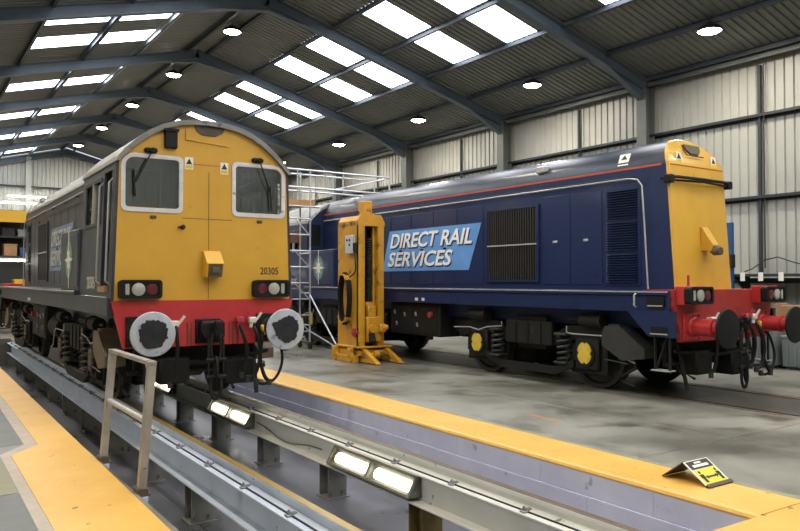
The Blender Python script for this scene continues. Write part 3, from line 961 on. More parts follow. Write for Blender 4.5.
def loco(name, label, cx, cy, rz, s, near_right):
    root = empty(name, (cx, cy, 0), rz)
    tag(root, label, 'locomotive')
    paint = 'blue_paint' if near_right else 'blue_sheen_dirty'
    # ---- underframe
    m = MB(); m.box(-1.26, 1.26, -6.5, 6.5, 1.26, 1.50, .01); m.box(-1.29, 1.29, -6.5, 4.46, 1.50, 1.56, .008); m.box(-1.2, 1.2, 4.46, 6.5, 1.50, 1.56)
    m.box(-.9, .9, -6.45, 6.45, 1.0, 1.26)
    uf = m.build('underframe', paint, root)
    sk = paint if near_right else 'under_black'
    for q in (-1, 1): MB().box(q * 1.288, q * 1.294, -6.5, 4.4, 1.538, 1.553).build('edge_strip', 'silver_rail', uf)
    # skirts with step openings at both ends
    for e in (-1, 1):
        for q in (-1, 1):
            if e > 0 and not near_right: continue
            m = MB(); m.prism([(e * 6.6, .92), (e * 6.18, .92), (e * 5.82, 1.26), (e * 5.82, 1.28), (e * 6.6, 1.28)], q * 1.22, q * 1.285, 'x'); m.build('step_skirt', sk, uf)
            MB().box(q * 1.25, q * 1.2885, e * 6.44, e * 6.16, 1.34, 1.47).build('step_opening', 'black', uf); MB().box(q * 1.25, q * 1.2885, e * 6.50, e * 6.22, .955, 1.06).build('step_opening', 'black', uf)
            MB().box(q * 1.22, q * 1.31, e * 6.42, e * 6.18, 1.345, 1.36).build('step_tread', 'silver_rail', uf); MB().box(q * 1.22, q * 1.31, e * 6.50, e * 6.22, .955, .97).build('step_tread', 'silver_rail', uf); MB().box(q * 1.14, q * 1.32, e * 6.52, e * 6.24, .45, .465).build('step_tread', 'silver_rail', uf)
            m = MB()
            for yy in (6.50, 6.26): m.bar((q * 1.24, e * yy, .93), (q * 1.24, e * yy, .42), .04, .02, (0, 1, 0))
            m.bar((q * 1.0, e * 6.3, .95), (q * 1.22, e * 6.26, .45), .03, .02, (0, 1, 0))
            m.build('step_hanger', 'under_black', uf)
            m = MB(); m.tube([(q * 1.3, e * 5.98, 1.33), (q * 1.335, e * 5.98, 1.35), (q * 1.335, e * 5.98, 1.5), (q * 1.3, e * 5.98, 1.52)], .014, 6); m.build('grab_handle', 'silver_rail' if near_right else 'under_black', uf)
    # ---- hood
    prof = mirror(HOOD)
    low = [p for p in HOOD if p[1] <= 3.43]
    h = MB(); N = 2
    v = []
    for (x, z) in ((.70, 1.56), (.70, 3.43)):
        for q in (-1, 1): v += [(q * x, yfront(z) + .05, z), (q * x, 4.5, z)]
    h.add(v, [(0, 1, 5, 4), (2, 6, 7, 3), (0, 4, 6, 2), (1, 3, 7, 5), (4, 5, 7, 6), (0, 2, 3, 1)])
    hood = h.build('hood', paint, root)
    up = [p for p in HOOD if p[1] >= 3.42]; up = mirror(up)
    r = MB(); n = len(up)
    ys = [None, -5.5, -3, 0, 2.5, 4.5]
    v = [(x, yfront(z) + .05, z) for x, z in up]
    for yy in ys[1:]: v += [(x * 1.003, yy, z) for x, z in up]
    f = [(k * n + i, k * n + i + 1, (k + 1) * n + i + 1, (k + 1) * n + i) for k in range(5) for i in range(n - 1)]
    r.add(v, f, True)
    roof = r.build('hood_roof', 'roof_black', root)
    # nose panel, rounded edge
    np_ = MB(); n = len(prof)
    def loop(ins, dy):
        out = []
        for x, z in prof:
            cz = 2.9
            out.append((x * (1 - ins / .70), yfront(z) + dy, z - (ins if z > 3.0 else 0) * ((z - 3.0) / .88 if z > 3 else 0)))
        return out
    l0, l1, l2, l3 = loop(-.002, .16), loop(-.002, .05), loop(.018, .012), loop(.05, 0)
    vv = l0 + l1 + l2 + l3
    np_.add(vv, [(k * n + i, k * n + (i + 1) % n, (k + 1) * n + (i + 1) % n, (k + 1) * n + i) for k in range(1, 3) for i in range(n)], True)
    # face: strips across between mirrored points
    hN = len(HOOD)
    f = []
    for i in range(hN - 1):
        a, b_ = i, i + 1
        c_, d_ = n - 1 - i, n - 2 - i
        if i == hN - 2: f.append((a, b_, c_))
        else: f.append((a, b_, d_, c_))
    np_.add(l3, f)
    nose = np_.build('nose_panel', 'loco_yellow', root)
    # orange stripe
    st = MB()
    for q in (-1, 1):
        st.box(q * .68, q * .7045, -5.99, 4.48, 3.42, 3.45)
    st.build('orange_stripe', 'orange_stripe' if near_right else 'under_tan', hood)
    # nose trims
    fy = lambda z: yfront(z) - .002
    m = MB(); m.tube([(-.76, fy(3.2) + .12, 3.22), (-.74, fy(3.2) - .02, 3.22), (-.6, fy(3.2) - .06, 3.23), (0, fy(3.2) - .08, 3.23), (.6, fy(3.2) - .06, 3.23), (.74, fy(3.2) - .02, 3.22), (.76, fy(3.2) + .12, 3.22)], .024, 7)
    m.tube([(-.74, fy(3.2) - .02, 3.18), (0, fy(3.2) - .09, 3.19), (.74, fy(3.2) - .02, 3.18)], .018, 6)
    for q in (-1, 1): m.box(q * .68, q * .80, fy(3.2) - .06, fy(3.2) + .06, 3.14, 3.26, .01)
    m.build('nose_handrail', 'black', nose)
    m = MB(); m.prism([(fy(2.45), 2.52), (fy(2.4) - .03, 2.50), (fy(2.4) - .20, 2.24), (fy(2.4) - .18, 2.14), (fy(2.2), 2.16)], -.06, .10, 'x')
    m.build('nose_lamp_bracket', 'loco_yellow', nose)
    m = MB(); m.box(-.05, .11, fy(2.3) - .24, fy(2.2) - .12, 2.11, 2.22, .02); m.cyl((-.02, fy(2.2) - .30, 2.14), (-.02, fy(2.2) - .18, 2.14), .06, n=10); m.build('nose_socket', 'under_tan', nose)
    # half-round grille at the top of the nose
    m = MB(); mx = basis((.03, fy(3.68) - .0, 3.66), (1, 0, 0), (0, .45, 1)); m.prism([(-.2, .13), (.2, .13), (.17, .03), (.1, -.03), (-.1, -.03), (-.17, .03)], -.02, .018, 'z', mx=mx); m.build('nose_grille', 'under_tan', nose)
    m = MB(); m.tube([(-.24, fy(3.7) - .01, 3.70), (-.22, fy(3.6) - .02, 3.60), (.2, fy(3.6) - .02, 3.60)], .010, 6); m.build('grille_lip', 'under_tan', nose)
    for u in (-.48, .40): warning_label(nose, basis((u, fy(3.5) + .005, 3.45), (1, 0, 0), (0, .12, 1)), .125)
    m = MB(); m.box(-.66, .66, fy(3.43) - .001, fy(3.43) + .01, 3.42, 3.432); m.build('stripe_line', 'orange_stripe', nose)
    # ---- hood side furniture on the visible side s (and plain doors on the other)
    for q in (s,):
        X = q * .70
        def box(y0, y1, z0, z1, d0, d1, ch=0.0): 
            return MB().box(q * (.70 + d0), q * (.70 + d1), y0, y1, z0, z1, ch)
        for (y0, y1) in ((-4.88, -4.22), (-4.20, -3.54), (-1.98, -1.20), (-1.18, -.40), (-.38, .40), (.42, 1.20), (1.22, 2.0), (2.02, 2.9)):
            d = box(y0 + .008, y1 - .008, 1.64, 3.16, -.004, .012, .006).build('hood_door', paint, hood)
            if y0 == -1.98: continue
            box((y0 + y1) / 2 - .05, (y0 + y1) / 2 + .05, 2.35, 2.39, .01, .035, .008).build('door_latch', 'black' if y0 > -2 else 'silver_rail', hood)
        # louvred panel
        lv = box(-5.62, -4.92, 1.62, 3.20, -.004, .012, .004).build('louvre_panel', paint, root)
        for gidx in range(3): box(-5.56, -4.98, 1.675 + gidx * .50, 1.675 + gidx * .50 + .46, .006, .0135).build('louvre_void', 'black', lv)
        sl = None
        for gidx in range(3):
            for k in range(12):
                z = 1.69 + gidx * .50 + k * .0385
                if sl is None:
                    sl = MB(); sl.prism([(q * .713, .004), (q * .745, -.012), (q * .748, -.006), (q * .716, .012)], -5.56, -4.98, 'y'); sl = sl.build('louvre_slat', paint, lv); sl.location = (0, 0, z)
                else: inst(sl, lv, (0, 0, z))
        # grille
        gm = MB(); mxg = side_mx(q, q * .702, -2.785, 1.68); a = .70
        gm.plate([(-a, 0), (a, 0), (a, 1.38), (-a, 1.38)], [[(-a + .05, .045), (a - .05, .045), (a - .05, 1.335), (-a + .05, 1.335)]], .035, mx=mxg)
        gr_ = gm.build('side_grille', paint, root)
        box(-3.44, -2.13, 1.72, 3.02, -.002, .004).build('grille_void', 'black', gr_)
        sl = None
        for k in range(21):
            y = -3.405 + k * .062
            if sl is None:
                sl = box(-.012, .012, 1.725, 3.015, .004, .028).build('grille_bar', 'grille_iron', gr_); sl.location = (0, y, 0)
            else: inst(sl, gr_, (0, y, 0))
        box(-3.44, -2.13, 2.345, 2.37, .024, .042).build('grille_crossbar', 'silver_rail', gr_)
        # company panel
        mxp = side_mx(q, q * .714, 0, 0)
        ks, ko = (1.0, 0.0) if near_right else (.80, -.55)
        t0 = MB(); t0.prism([(ks * u_ + ko, z_) for u_, z_ in ((-1.56, 1.92), (1.55, 1.92), (1.94, 2.83), (-1.26, 2.83))], -.002, .006, 'z', mx=mxp)
        pan = t0.build('name_panel', 'sky_blue' if near_right else 'sky_blue_dirty', root)
        for z0, w, txt, u0 in ((2.435, 2.90, 'DIRECT RAIL', -1.24), (2.02, 2.38, 'SERVICES', -1.33)):
            mm = side_mx(q, q * .7185, 0, z0) @ Matrix.Translation((ks * u0 + ko, 0, 0))
            w *= ks
            text(txt, w, .325, mm @ Matrix.Translation((.03, -.03, 0)), 'shadow_blue', pan, .28, .02, .004, 'lettering_shadow')
            text(txt, w, .325, mm @ Matrix.Translation((0, 0, .004)), 'text_white' if near_right else 'text_worn', pan, .28, .02, .005, 'lettering')
        # handrail along the hood
        hr = MB(); x = q * .78
        hr.tube([(x, 4.3, 3.27), (x, -5.45, 3.27), (x, -5.62, 3.24), (x, -5.70, 3.14), (x, -5.74, 2.6), (x, -5.80, 1.58)], .013, 7)
        hro = hr.build('hood_handrail', 'silver_rail', root)
        hb = None
        for y in (-5.5, -4.1, -2.7, -1.3, .1, 1.5, 2.9, 4.2):
            if hb is None:
                hb = MB(); hb.cyl((q * .71, 0, 3.27), (x, 0, 3.27), .012, n=6); hb.box(q * .715, q * .715, -.03, .03, 3.24, 3.30); hb = hb.build('rail_bracket', 'under_grey', hro); hb.location = (0, y, 0)
            else: inst(hb, hro, (0, y, 0))
        # cantrail conduit above the handrail
        MB().tube([(q * .715, -5.5, 3.31), (q * .715, 4.4, 3.31)], .008, 5).build('conduit', 'under_grey', hood)
        # roof label
        lb = MB(); lb.box(-.10, .10, 0, .20, -.004, .006, mx=basis((q * .69, -5.28, 3.50), (0, q, 0), (-q * .38, 0, 1))); lb = lb.build('roof_label', 'label_white', roof)
        MB().prism([(-.06, .10), (.06, .10), (0, .18)], 0, .009, 'z', mx=basis((q * .69, -5.28, 3.50), (0, q, 0), (-q * .38, 0, 1))).build('warning_triangle', 'label_black', roof)
        MB().box(q * .58, q * .70, -3.62, -3.38, 3.60, 3.72, .02).build('roof_vent', 'silver_rail', roof)
        # cabinet beside the hood, ahead of the cab
        c = MB(); c.box(q * .70, q * 1.23, 2.95, 4.47, 1.56, 2.48, .015); cab_ = c.build('equipment_cabinet', paint, root)
        MB().box(q * 1.225, q * 1.24, 2.99, 3.70, 1.62, 2.42, .005).build('cabinet_door', paint, cab_)
        MB().box(q * 1.225, q * 1.24, 3.72, 4.43, 1.62, 2.42, .005).build('cabinet_door', paint, cab_)
        # compass emblem
        em = MB(); mxe = side_mx(q, q * 1.241, 3.72, 2.03)
        n_ = 28
        ring = [(.25 * math.cos(2 * math.pi * i / n_), .30 * math.sin(2 * math.pi * i / n_)) for i in range(n_)]
        em.plate(ring, [[(p[0] * .93, p[1] * .93) for p in ring]], .007, mx=mxe); em.prism([(p[0] * .86, p[1] * .86) for p in ring], 0, .003, 'z', mx=mxe)
        star = []
        for i in range(16):
            rr = (.44, .10, .20, .10)[i % 4]
            star.append((rr * .75 * math.cos(math.pi / 2 + 2 * math.pi * i / 16), rr * math.sin(math.pi / 2 + 2 * math.pi * i / 16)))
        em.build('compass_emblem', 'emblem_green', cab_)
        MB().prism(star, 0, .009, 'z', mx=mxe).build('compass_star', 'label_white', cab_)
    # small roof hatches and fan ring on the hood
    # ---- cab
    sides = {}
    for q in (-1, 1):
        cabm = MB()
        mxs = basis((q * 1.231 - (.04 if q < 0 else 0), 0, 0), (0, 1, 0), (-q * .0325, 0, 1))
        outer = [(4.48, 1.26), (6.46, 1.26), (6.46, 3.26), (4.48, 3.26)]
        holes = [rrect(4.72, 5.74, 2.47, 3.06, .04), [(5.90, 1.64), (6.34, 1.64), (6.34, 3.12), (5.90, 3.12)]]
        cabm.plate(outer, holes, .04, mx=mxs)
        # corner pillar from side to front
        P4 = [(1.280, 6.455), (1.274, 6.541), (1.238, 6.541), (1.231, 6.455)]
        vv = [(q * (px_ - .0325 * zz), py_, zz) for zz in (1.45, 3.24) for px_, py_ in P4]
        cabm.add(vv, [(3, 2, 1, 0), (4, 5, 6, 7), (0, 1, 5, 4), (1, 2, 6, 5), (2, 3, 7, 6), (3, 0, 4, 7)])
        sides[q] = cabm.build('cab_side', paint, root)
    ar = mirror(ARCH)
    rear = [(1.17, 1.56)] + ar + [(-1.17, 1.56)]
    rw = [rrect(.76, 1.10, 2.62, 3.18, .04), rrect(-1.10, -.76, 2.62, 3.18, .04)]
    crw = MB().plate(rear, rw, .03, mx=basis((0, 4.51, 0), (1, 0, 0), (0, 0, 1))).build('cab_rear_wall', paint, root)
    MB().plate(rear, rw, .02, mx=basis((0, 4.535, 0), (1, 0, 0), (0, 0, 1))).build('rear_lining', 'interior', crw)
    for q in (-1, 1): MB().box(q * .75, q * 1.11, 4.505, 4.512, 2.61, 3.19).build('rear_window_pane', 'cab_glass', crw)
    for q in (-1, 1):
        cab = sides[q]
        lx = lambda z_: 1.271 - .0325 * z_
        mxo = basis((q * 1.266 - (.02 if q < 0 else 0), 0, 0), (0, 1, 0), (-q * .0325, 0, 1))
        MB().plate([(4.7, 2.45), (5.76, 2.45), (5.76, 3.08), (4.7, 3.08)], [rrect(4.74, 5.72, 2.49, 3.04, .04)], .02, mx=mxo).build('side_window_frame', 'interior_dark', cab)
        MB().box(4.73, 5.73, 2.48, 3.05, -q * .012, -q * .02, mx=mxo).build('side_window_pane', 'cab_glass', cab)
        MB().box(5.21, 5.25, 2.47, 3.06, -.02, .02, mx=mxo).build('side_window_bar', 'silver_rail', cab)
        d = MB(); d.box(q * 1.05, q * 1.09, 5.88, 6.36, 1.62, 3.14); d.build('cab_door', paint, cab)
        MB().box(q * 1.08, q * 1.12, 6.0, 6.06, 2.2, 2.35, .01).build('door_handle', 'silver_rail', cab)
        for yy in (5.84, 6.39):
            t = MB(); t.tube([(q * 1.21, yy, 1.66), (q * 1.26, yy, 1.70), (q * 1.22, yy, 2.95), (q * 1.17, yy, 3.0)], .014, 7); t.build('door_handrail', 'silver_rail', cab)
        MB().box(q * 1.06, q * 1.26, 5.92, 6.32, 1.56, 1.63).build('door_step', 'wood_deck', cab)
        text('20305', .52, .17, side_mx(q, q * 1.2215, 5.02 if q > 0 else 5.5, 1.59), 'text_worn', cab)
    fm = basis((0, 6.50, 0), (-1, 0, 0), (0, 0, 1))
    outer = [(-1.19, 1.45), (1.19, 1.45), (1.135, 3.22)] + ar[1:-1] + [(-1.135, 3.22)]
    wins = []
    for q in (-1, 1):
        a, b_ = (.335, 1.115)
        x0, x1 = (a, b_) if q > 0 else (-b_, -a)
        rs = (.07, .07, .17, .07) if q > 0 else (.07, .07, .07, .17)
        wins.append((x0, x1, rs, q))
    MBf = MB().plate(outer, [rrect(x0 + .05, x1 - .05, 2.64, 3.27, .05, rs=[r_ * .7 for r_ in rs]) for x0, x1, rs, q in wins], .04, mx=fm)
    front = MBf.build('cab_front', 'loco_yellow', root)
    for x0, x1, rs, q in wins:
        w = MB().plate(rrect(x0, x1, 2.58, 3.325, .1, rs=rs), [rrect(x0 + .052, x1 - .052, 2.635, 3.272, .05, rs=[r_ * .62 for r_ in rs])], .05, mx=fm @ Matrix.Translation((0, 0, .005)))
        wf = w.build('window_frame', 'white_frame', front)
        MB().prism(rrect(x0 + .045, x1 - .045, 2.63, 3.28, .05, rs=[r_ * .6 for r_ in rs]), .014, .022, 'z', mx=fm).build('window_pane', 'cab_glass', front)
        # bolts round the frame
        bt = MB()
        for i in range(9):
            u = x0 + .03 + (x1 - x0 - .06) * i / 8
            for zz in (2.612, 3.293):
                if (i in (0, 8) and zz > 3): continue
                bt.cyl(fm @ Vector((u, zz, .05)), fm @ Vector((u, zz, .061)), .008, n=6)
        for i in range(1, 8):
            zz = 2.61 + .64 * i / 8
            for u in (x0 + .03, x1 - .03): bt.cyl(fm @ Vector((u, zz, .05)), fm @ Vector((u, zz, .061)), .008, n=6)
        bt.build('frame_bolts', 'white_frame', front)
        # wiper
        wu = (x0 + x1) / 2 - .02
        wp = MB(); wp.box(wu - .09, wu + .07, 3.34, 3.40, .03, .10, .015, mx=fm); wp.cyl(fm @ Vector((wu, 3.37, .09)), fm @ Vector((wu, 3.37, .13)), .03, n=8)
        e2 = (wu + .20, 2.86) if q > 0 else (wu - .20, 2.95)
        wp.bar(fm @ Vector((wu, 3.37, .11)), fm @ Vector((e2[0], e2[1], .075)), .014, .012, (0, 1, 0)); wp.bar(fm @ Vector((e2[0], e2[1] - .18, .065)), fm @ Vector((e2[0] - .02, e2[1] + .16, .065)), .016, .014, (0, 1, 0))
        wp.build('wiper', 'black', front)
        MB().box((x0 + x1) / 2 - .03, (x0 + x1) / 2 + .05, 2.50, 2.54, .03, .06, .008, mx=fm).build('lamp_iron', 'under_tan', front)
    MB().box(-.585, -.42, 3.42, 3.66, .03, .10, .012, mx=fm).plate(rrect(-.60, -.405, 3.64, 3.67, .008), [], .09, mx=fm @ Matrix.Translation((0, 0, .03))).build('horn_box', 'black', front)
    warning_label(front, fm @ Matrix.Translation((-.31, 3.17, .042)), .11); warning_label(front, fm @ Matrix.Translation((.17, 3.14, .042)), .11)
    MB().box(-.20, .17, 3.24, 3.25, .038, .044, mx=fm).build('red_line', 'orange_stripe', front)
    m = MB(); m.prism([(-.20, .13), (.24, .13), (.2, .03), (.1, -.02), (-.08, -.02), (-.16, .03)], .03, .055, 'z', mx=fm @ Matrix.Translation((0, 3.66, 0))); m.build('top_vent', 'under_tan', front)
    m = MB(); m.tube([fm @ Vector(p) for p in ((-.30, 3.70, .05), (-.30, 3.56, .05), (.28, 3.52, .05))], .008, 6); m.build('vent_lip', 'loco_yellow', front)
    # centre seam panel edges
    MB().box(.01, .018, 1.46, 3.15, .036, .0425, mx=fm).box(-.34, .34, 2.52, 2.528, .036, .0425, mx=fm).build('panel_seam', 'under_tan', front)
    # yellow wedge-shaped socket
    wedge = MB(); fyw = 6.54
    wedge.prism([(fyw, 2.10), (fyw + .04, 2.10), (fyw + .20, 1.93), (fyw + .16, 1.75), (fyw, 1.75)], -.16, .07, 'x')
    wedge = wedge.build('jumper_socket', 'loco_yellow', front)
    m = MB(); m.prism([(fyw + .203, 1.925), (fyw + .206, 1.925), (fyw + .168, 1.755), (fyw + .16, 1.755)], -.14, .05, 'x'); m.box(-.10, .01, fyw + .18, fyw + .21, 1.80, 1.88, .01); m.build('socket_cover', 'under_tan', front)
    MB().cyl(fm @ Vector((-.34, 2.40, .04)), fm @ Vector((-.33, 2.41, .07)), .03, n=8).cyl(fm @ Vector((-.33, 2.41, .055)), fm @ Vector((-.40, 2.40, .06)), .012, n=6).build('plug_hole', 'black', front)
    text('20305', .27, .10, fm @ Matrix.Translation((.75, 1.79, .041)), 'label_black', front, 0, .01)
    # roof
    ro = [(1.18, 3.20), (1.175, 3.24), (1.085, 3.36), (.945, 3.50), (.78, 3.63), (.60, 3.73), (.40, 3.795), (.20, 3.825), (0, 3.835)]
    ri = [(1.15, 3.205), (1.14, 3.22), (1.045, 3.32), (.915, 3.44), (.76, 3.565), (.58, 3.665), (.39, 3.73), (.20, 3.76), (0, 3.77)]
    O, I = mirror(ro), mirror(ri); n = len(O)
    r = MB()
    for (ya, yb) in ((4.42, 6.60),):
        v = [(x, ya, z) for x, z in O] + [(x, yb, z) for x, z in O] + [(x, ya, z) for x, z in I] + [(x, yb, z) for x, z in I]
        r.add(v, [(i, i + 1, n + i + 1, n + i) for i in range(n - 1)] + [(2 * n + i, 3 * n + i, 3 * n + i + 1, 2 * n + i + 1) for i in range(n - 1)], True)
        r.add(v, [(i, 2 * n + i, 2 * n + i + 1, i + 1) for i in range(n - 1)] + [(n + i, n + i + 1, 3 * n + i + 1, 3 * n + i) for i in range(n - 1)] + [(0, n, 3 * n, 2 * n), (n - 1, 3 * n - 1, 4 * n - 1, 2 * n - 1)])
    r.build('cab_roof', 'roof_grey', root)
    # interior
    i_ = MB(); i_.box(-1.0, 1.0, 4.56, 6.48, 1.50, 1.57); ci = i_.build('cab_floor', 'interior_dark', root)
    MB().box(-1.0, .25, 6.0, 6.45, 1.57, 2.45, .04).build('desk', 'interior_dark', ci)
    MB().box(.35, .85, 5.2, 5.65, 2.0, 2.10, .04).box(.35, .85, 5.15, 5.25, 2.1, 2.7, .04).box(.55, .65, 5.35, 5.45, 1.57, 2.0).build('seat', 'interior', ci)
    MB().box(-1.1, 1.1, 4.56, 4.60, 2.35, 2.40).box(.1, .7, 4.56, 4.7, 2.4, 3.4, .02).build('rear_locker', 'interior', ci)
    # headstocks
    beamC = end_gear(root, 1, 'loco_red', 'buffer_white' if not near_right else 'grease', 'under_black' if not near_right else 'loco_red', not near_right, 1.45)
    beamN = end_gear(root, -1, 'loco_red_old', 'black', 'loco_red', False, 1.57)
    for q in (-1, 1):
        headlight(front, q * .885, 6.54, 1, 1.595, q)
        headlight(beamN, q * .945, -6.56, -1, 1.50, q, 'loco_red')
        if q < 0: MB().cyl((q * .74, -6.45, 1.57), (q * .74, -6.45, 1.78), .018, n=6).build('lamp_iron', 'loco_red_old', beamN)
    # top deck between nose and beam
    MB().box(-1.2, 1.2, -6.53, -6.05, 1.555, 1.575).build('front_deck', 'loco_red_old', root)
    # ---- running gear and tanks
    for yc in (-3.58, 3.58): bogie(root, yc, 'cover_yellow' if near_right else 'under_tan', s)
    m = MB(); m.box(-1.12, 1.12, -1.15, .62, .58, 1.24, .02); tk = m.build('battery_box', 'under_black', root)
    MB().box(s * 1.12, s * 1.135, -1.05, -.25, .64, 1.18, .01).build('box_door', 'under_black', tk); MB().box(s * 1.12, s * 1.135, -.2, .55, .64, 1.18, .01).build('box_door', 'under_black', tk)
    for (y, z) in ((.42, 1.06), (.05, 1.02), (-.35, 1.04), (-.4, .82), (.35, .82)):
        MB().cyl((s * 1.13, y, z), (s * 1.16, y, z), .02, n=6).prism([(y - .03, z - .06), (y + .03, z - .06), (y, z + .03)], s * 1.135, s * 1.142, 'x').build('drain_tap', 'silver_rail', tk)
    MB().cyl((s * 1.13, -.88, 1.02), (s * 1.19, -.88, 1.02), .06, n=10).build('fuel_gauge', 'cock_red', tk)
    for (y) in (-.55, -.78): MB().box(s * 1.262, s * 1.268, y - .05, y + .05, 1.30, 1.36).build('data_plate', 'label_white', tk)
    MB().cyl((s * .9, .8, .85), (s * .9, 1.75, .85), .22, n=16).build('air_reservoir', 'under_black', root)
    MB().box(-.8, .8, -1.7, -1.2, .7, 1.24, .02).build('fuel_tank', 'under_black', root)
    return root

locoR = loco('locomotive', 'blue diesel locomotive with yellow nose and black buffers, standing beside the yellow jack', 10.06, 12.80, 0, -1, True)
locoL = loco('locomotive', 'diesel locomotive numbered 20305 with flat yellow cab front and white-rimmed buffers, over the pit', 3.425, 16.11, math.pi, 1, False)
# ================================================================== LIFTING JACK
def jack():
    root = empty('lifting_jack', (8.29, 13.62, 0)); tag(root, 'tall yellow workshop lifting jack standing between the two locomotives', 'jack')
    Y = 'jack_yellow'
    m = MB(); m.box(-.31, -.29, -.42, .43, .18, 2.90, .004); m.box(-.31, -.27, -.42, -.36, .18, 2.9); m.build('side_plate', Y, root)
    m = MB(); m.box(.29, .31, -.42, .43, .18, 2.90, .004); m.build('side_plate', Y, root)
    MB().box(-.29, .29, .40, .43, .18, 2.90).build('back_plate', Y, root)
    m = MB(); m.box(-.31, -.17, -.44, -.38, .3, 2.92, .006); m.box(-.18, -.16, -.44, -.26, .3, 2.9); m.build('guide_channel', Y, root)
    m = MB(); m.box(.17, .32, -.44, -.38, .3, 2.92, .006); m.box(.16, .18, -.44, -.26, .3, 2.9); m.build('guide_channel', Y, root)
    MB().box(.10, .15, -.34, -.28, .5, 2.85, .005).build('guide_bar', Y, root)
    MB().box(-.17, .17, .05, .09, .3, 2.85).build('inner_plate', 'jack_dark', root)
    # bellows-covered screw and bare screw
    prof = []
    for i in range(34):
        z = .9 + i * .05
        prof += [(.045, z), (.072, z + .025)]
    m = MB(); m.lathe([(0, .9)] + prof + [(0, 2.62)], Matrix.Translation((.01, -.33, 0)), 14); m.build('screw_bellows', 'jack_dark', root)
    MB().cyl((-.005, -.2, .6), (-.005, -.2, 2.8), .03, n=10).build('lifting_screw', 'jack_dark', root)
    # crosshead
    m = MB(); m.prism([(-.33, 2.86), (.33, 2.86), (.33, 2.95), (.24, 3.10), (-.26, 3.10), (-.33, 2.98)], -.45, -.40, 'y')
    m.prism([(-.31, 2.88), (.31, 2.88), (.31, 2.95), (.22, 3.08), (-.24, 3.08), (-.31, 2.97)], -.40, .42, 'y'); ch = m.build('crosshead', Y, root)
    for x in (-.2, .2):
        k = MB(); link(k, (x, -.2, 3.13), .05, .045, .014, 'x'); k.build('lifting_eye', 'jack_dark', ch)
    MB().box(-.10, .10, -.32, -.05, 3.08, 3.40, .012).build('motor_housing', Y, root)
    # control box with cable
    cb = MB().box(-.40, -.312, -.30, -.02, 2.28, 2.66, .01).build('control_box', 'box_grey', root)
    for (y, z) in ((-.22, 2.56), (-.22, 2.46), (-.12, 2.56)):
        MB().cyl((-.40, y, z), (-.415, y, z), .025, n=8).build('button', 'jack_dark', cb)
    MB().box(-.37, -.31, -.40, -.30, 2.32, 2.50, .01).build('plug_socket', 'jack_dark', cb)
    hose(root, [(-.34, -.33, 2.34), (-.37, -.40, 2.15), (-.36, -.38, 1.9), (-.40, -.22, 1.78)], .016, 'hose', 'power_cable')
    # cable hanger: two half-round yellow saddles with the cable wound round
    for z, q in ((1.72, 1), (.94, -1)):
        v = MB(); pts = []
        for i in range(11):
            a = math.pi * i / 10; pts.append((-.40, -.02 + .14 * math.cos(a), z + q * .12 * math.sin(a)))
        for i in range(10):
            v.bar(pts[i], pts[i + 1], .17, .02, (0, 0, 1) if 2 < i < 7 else (0, 1, 0))
        v.box(-.33, -.31, -.16, .12, z - .05, z + .05); v.build('cable_saddle', Y, root)
    k = MB()
    for j in range(5):
        pts = []; ox = -.345 - .025 * j
        for i in range(28):
            a = 2 * math.pi * i / 28
            pts.append((ox, -.02 + (.185 + .012 * (j % 3)) * math.cos(a), 1.33 + (.52 + .03 * (j % 2)) * math.sin(a)))
        k.tube(pts, .017, 6, closed=True)
    k.build('cable_coil', 'hose', root)
    # carriage with load nut and foot
    m = MB(); m.box(-.13, .22, -.50, -.15, .42, .95, .02); m.box(-.10, .10, -.48, -.2, .95, 1.18, .02); m.cyl((-.02, -.34, 1.18), (-.02, -.34, 1.26), .11, n=14)
    cg = m.build('carriage', Y, root)
    m = MB(); m.cyl((-.02, -.56, .70), (-.02, -.50, .70), .09, n=12); m.cyl((.16, -.58, .72), (.30, -.58, .72), .06, n=10); m.box(.12, .26, -.62, -.5, .62, .8, .02); m.build('gear_head', 'jack_yellow', cg)
    m = MB(); m.prism([(-.44, .62), (-.52, .60), (-.58, .45), (-.55, .40), (-.44, .40)], -.10, .04, 'x'); m.build('load_claw', 'jack_dark', cg)
    MB().cyl((-.315, -.32, .62), (-.36, -.32, .62), .09, n=14).cyl((-.36, -.32, .62), (-.40, -.32, .62), .025, n=8).build('handwheel', 'cock_red', root)
    # base
    m = MB(); m.box(-.36, .40, -.50, .46, .14, .26, .01); m.box(-.40, .46, -.56, .40, .30, .34, .008); bs = m.build('base', Y, root)
    for x in (-.22, .34):
        l = MB(); l.prism([(-.42, .30), (-.50, .30), (-1.02, .06), (-1.08, .02), (-.30, .02), (-.30, .12), (-.80, .08)], x - .05, x + .05, 'x'); l.build('base_leg', Y, bs)
    l = MB(); l.cyl((-.05, -.62, .17), (.20, -.62, .17), .075, n=14); l.cyl((-.12, -.62, .17), (.27, -.62, .17), .03, n=8); l.build('transport_roller', Y, bs)
    for (x, y) in ((-.42, -.30), (-.42, .35), (.42, .35), (.44, -.30)):
        w = MB(); w.cyl((x - .04, y, .11), (x + .04, y, .11), .11, n=16); w.box(x - .06, x + .06, y - .06, y + .06, .11, .30, .01); w.build('castor', Y, bs)
    MB().box(-.44, -.32, -.46, .42, .0, .14, .01).build('base_skid', Y, bs)
    return root
jack()

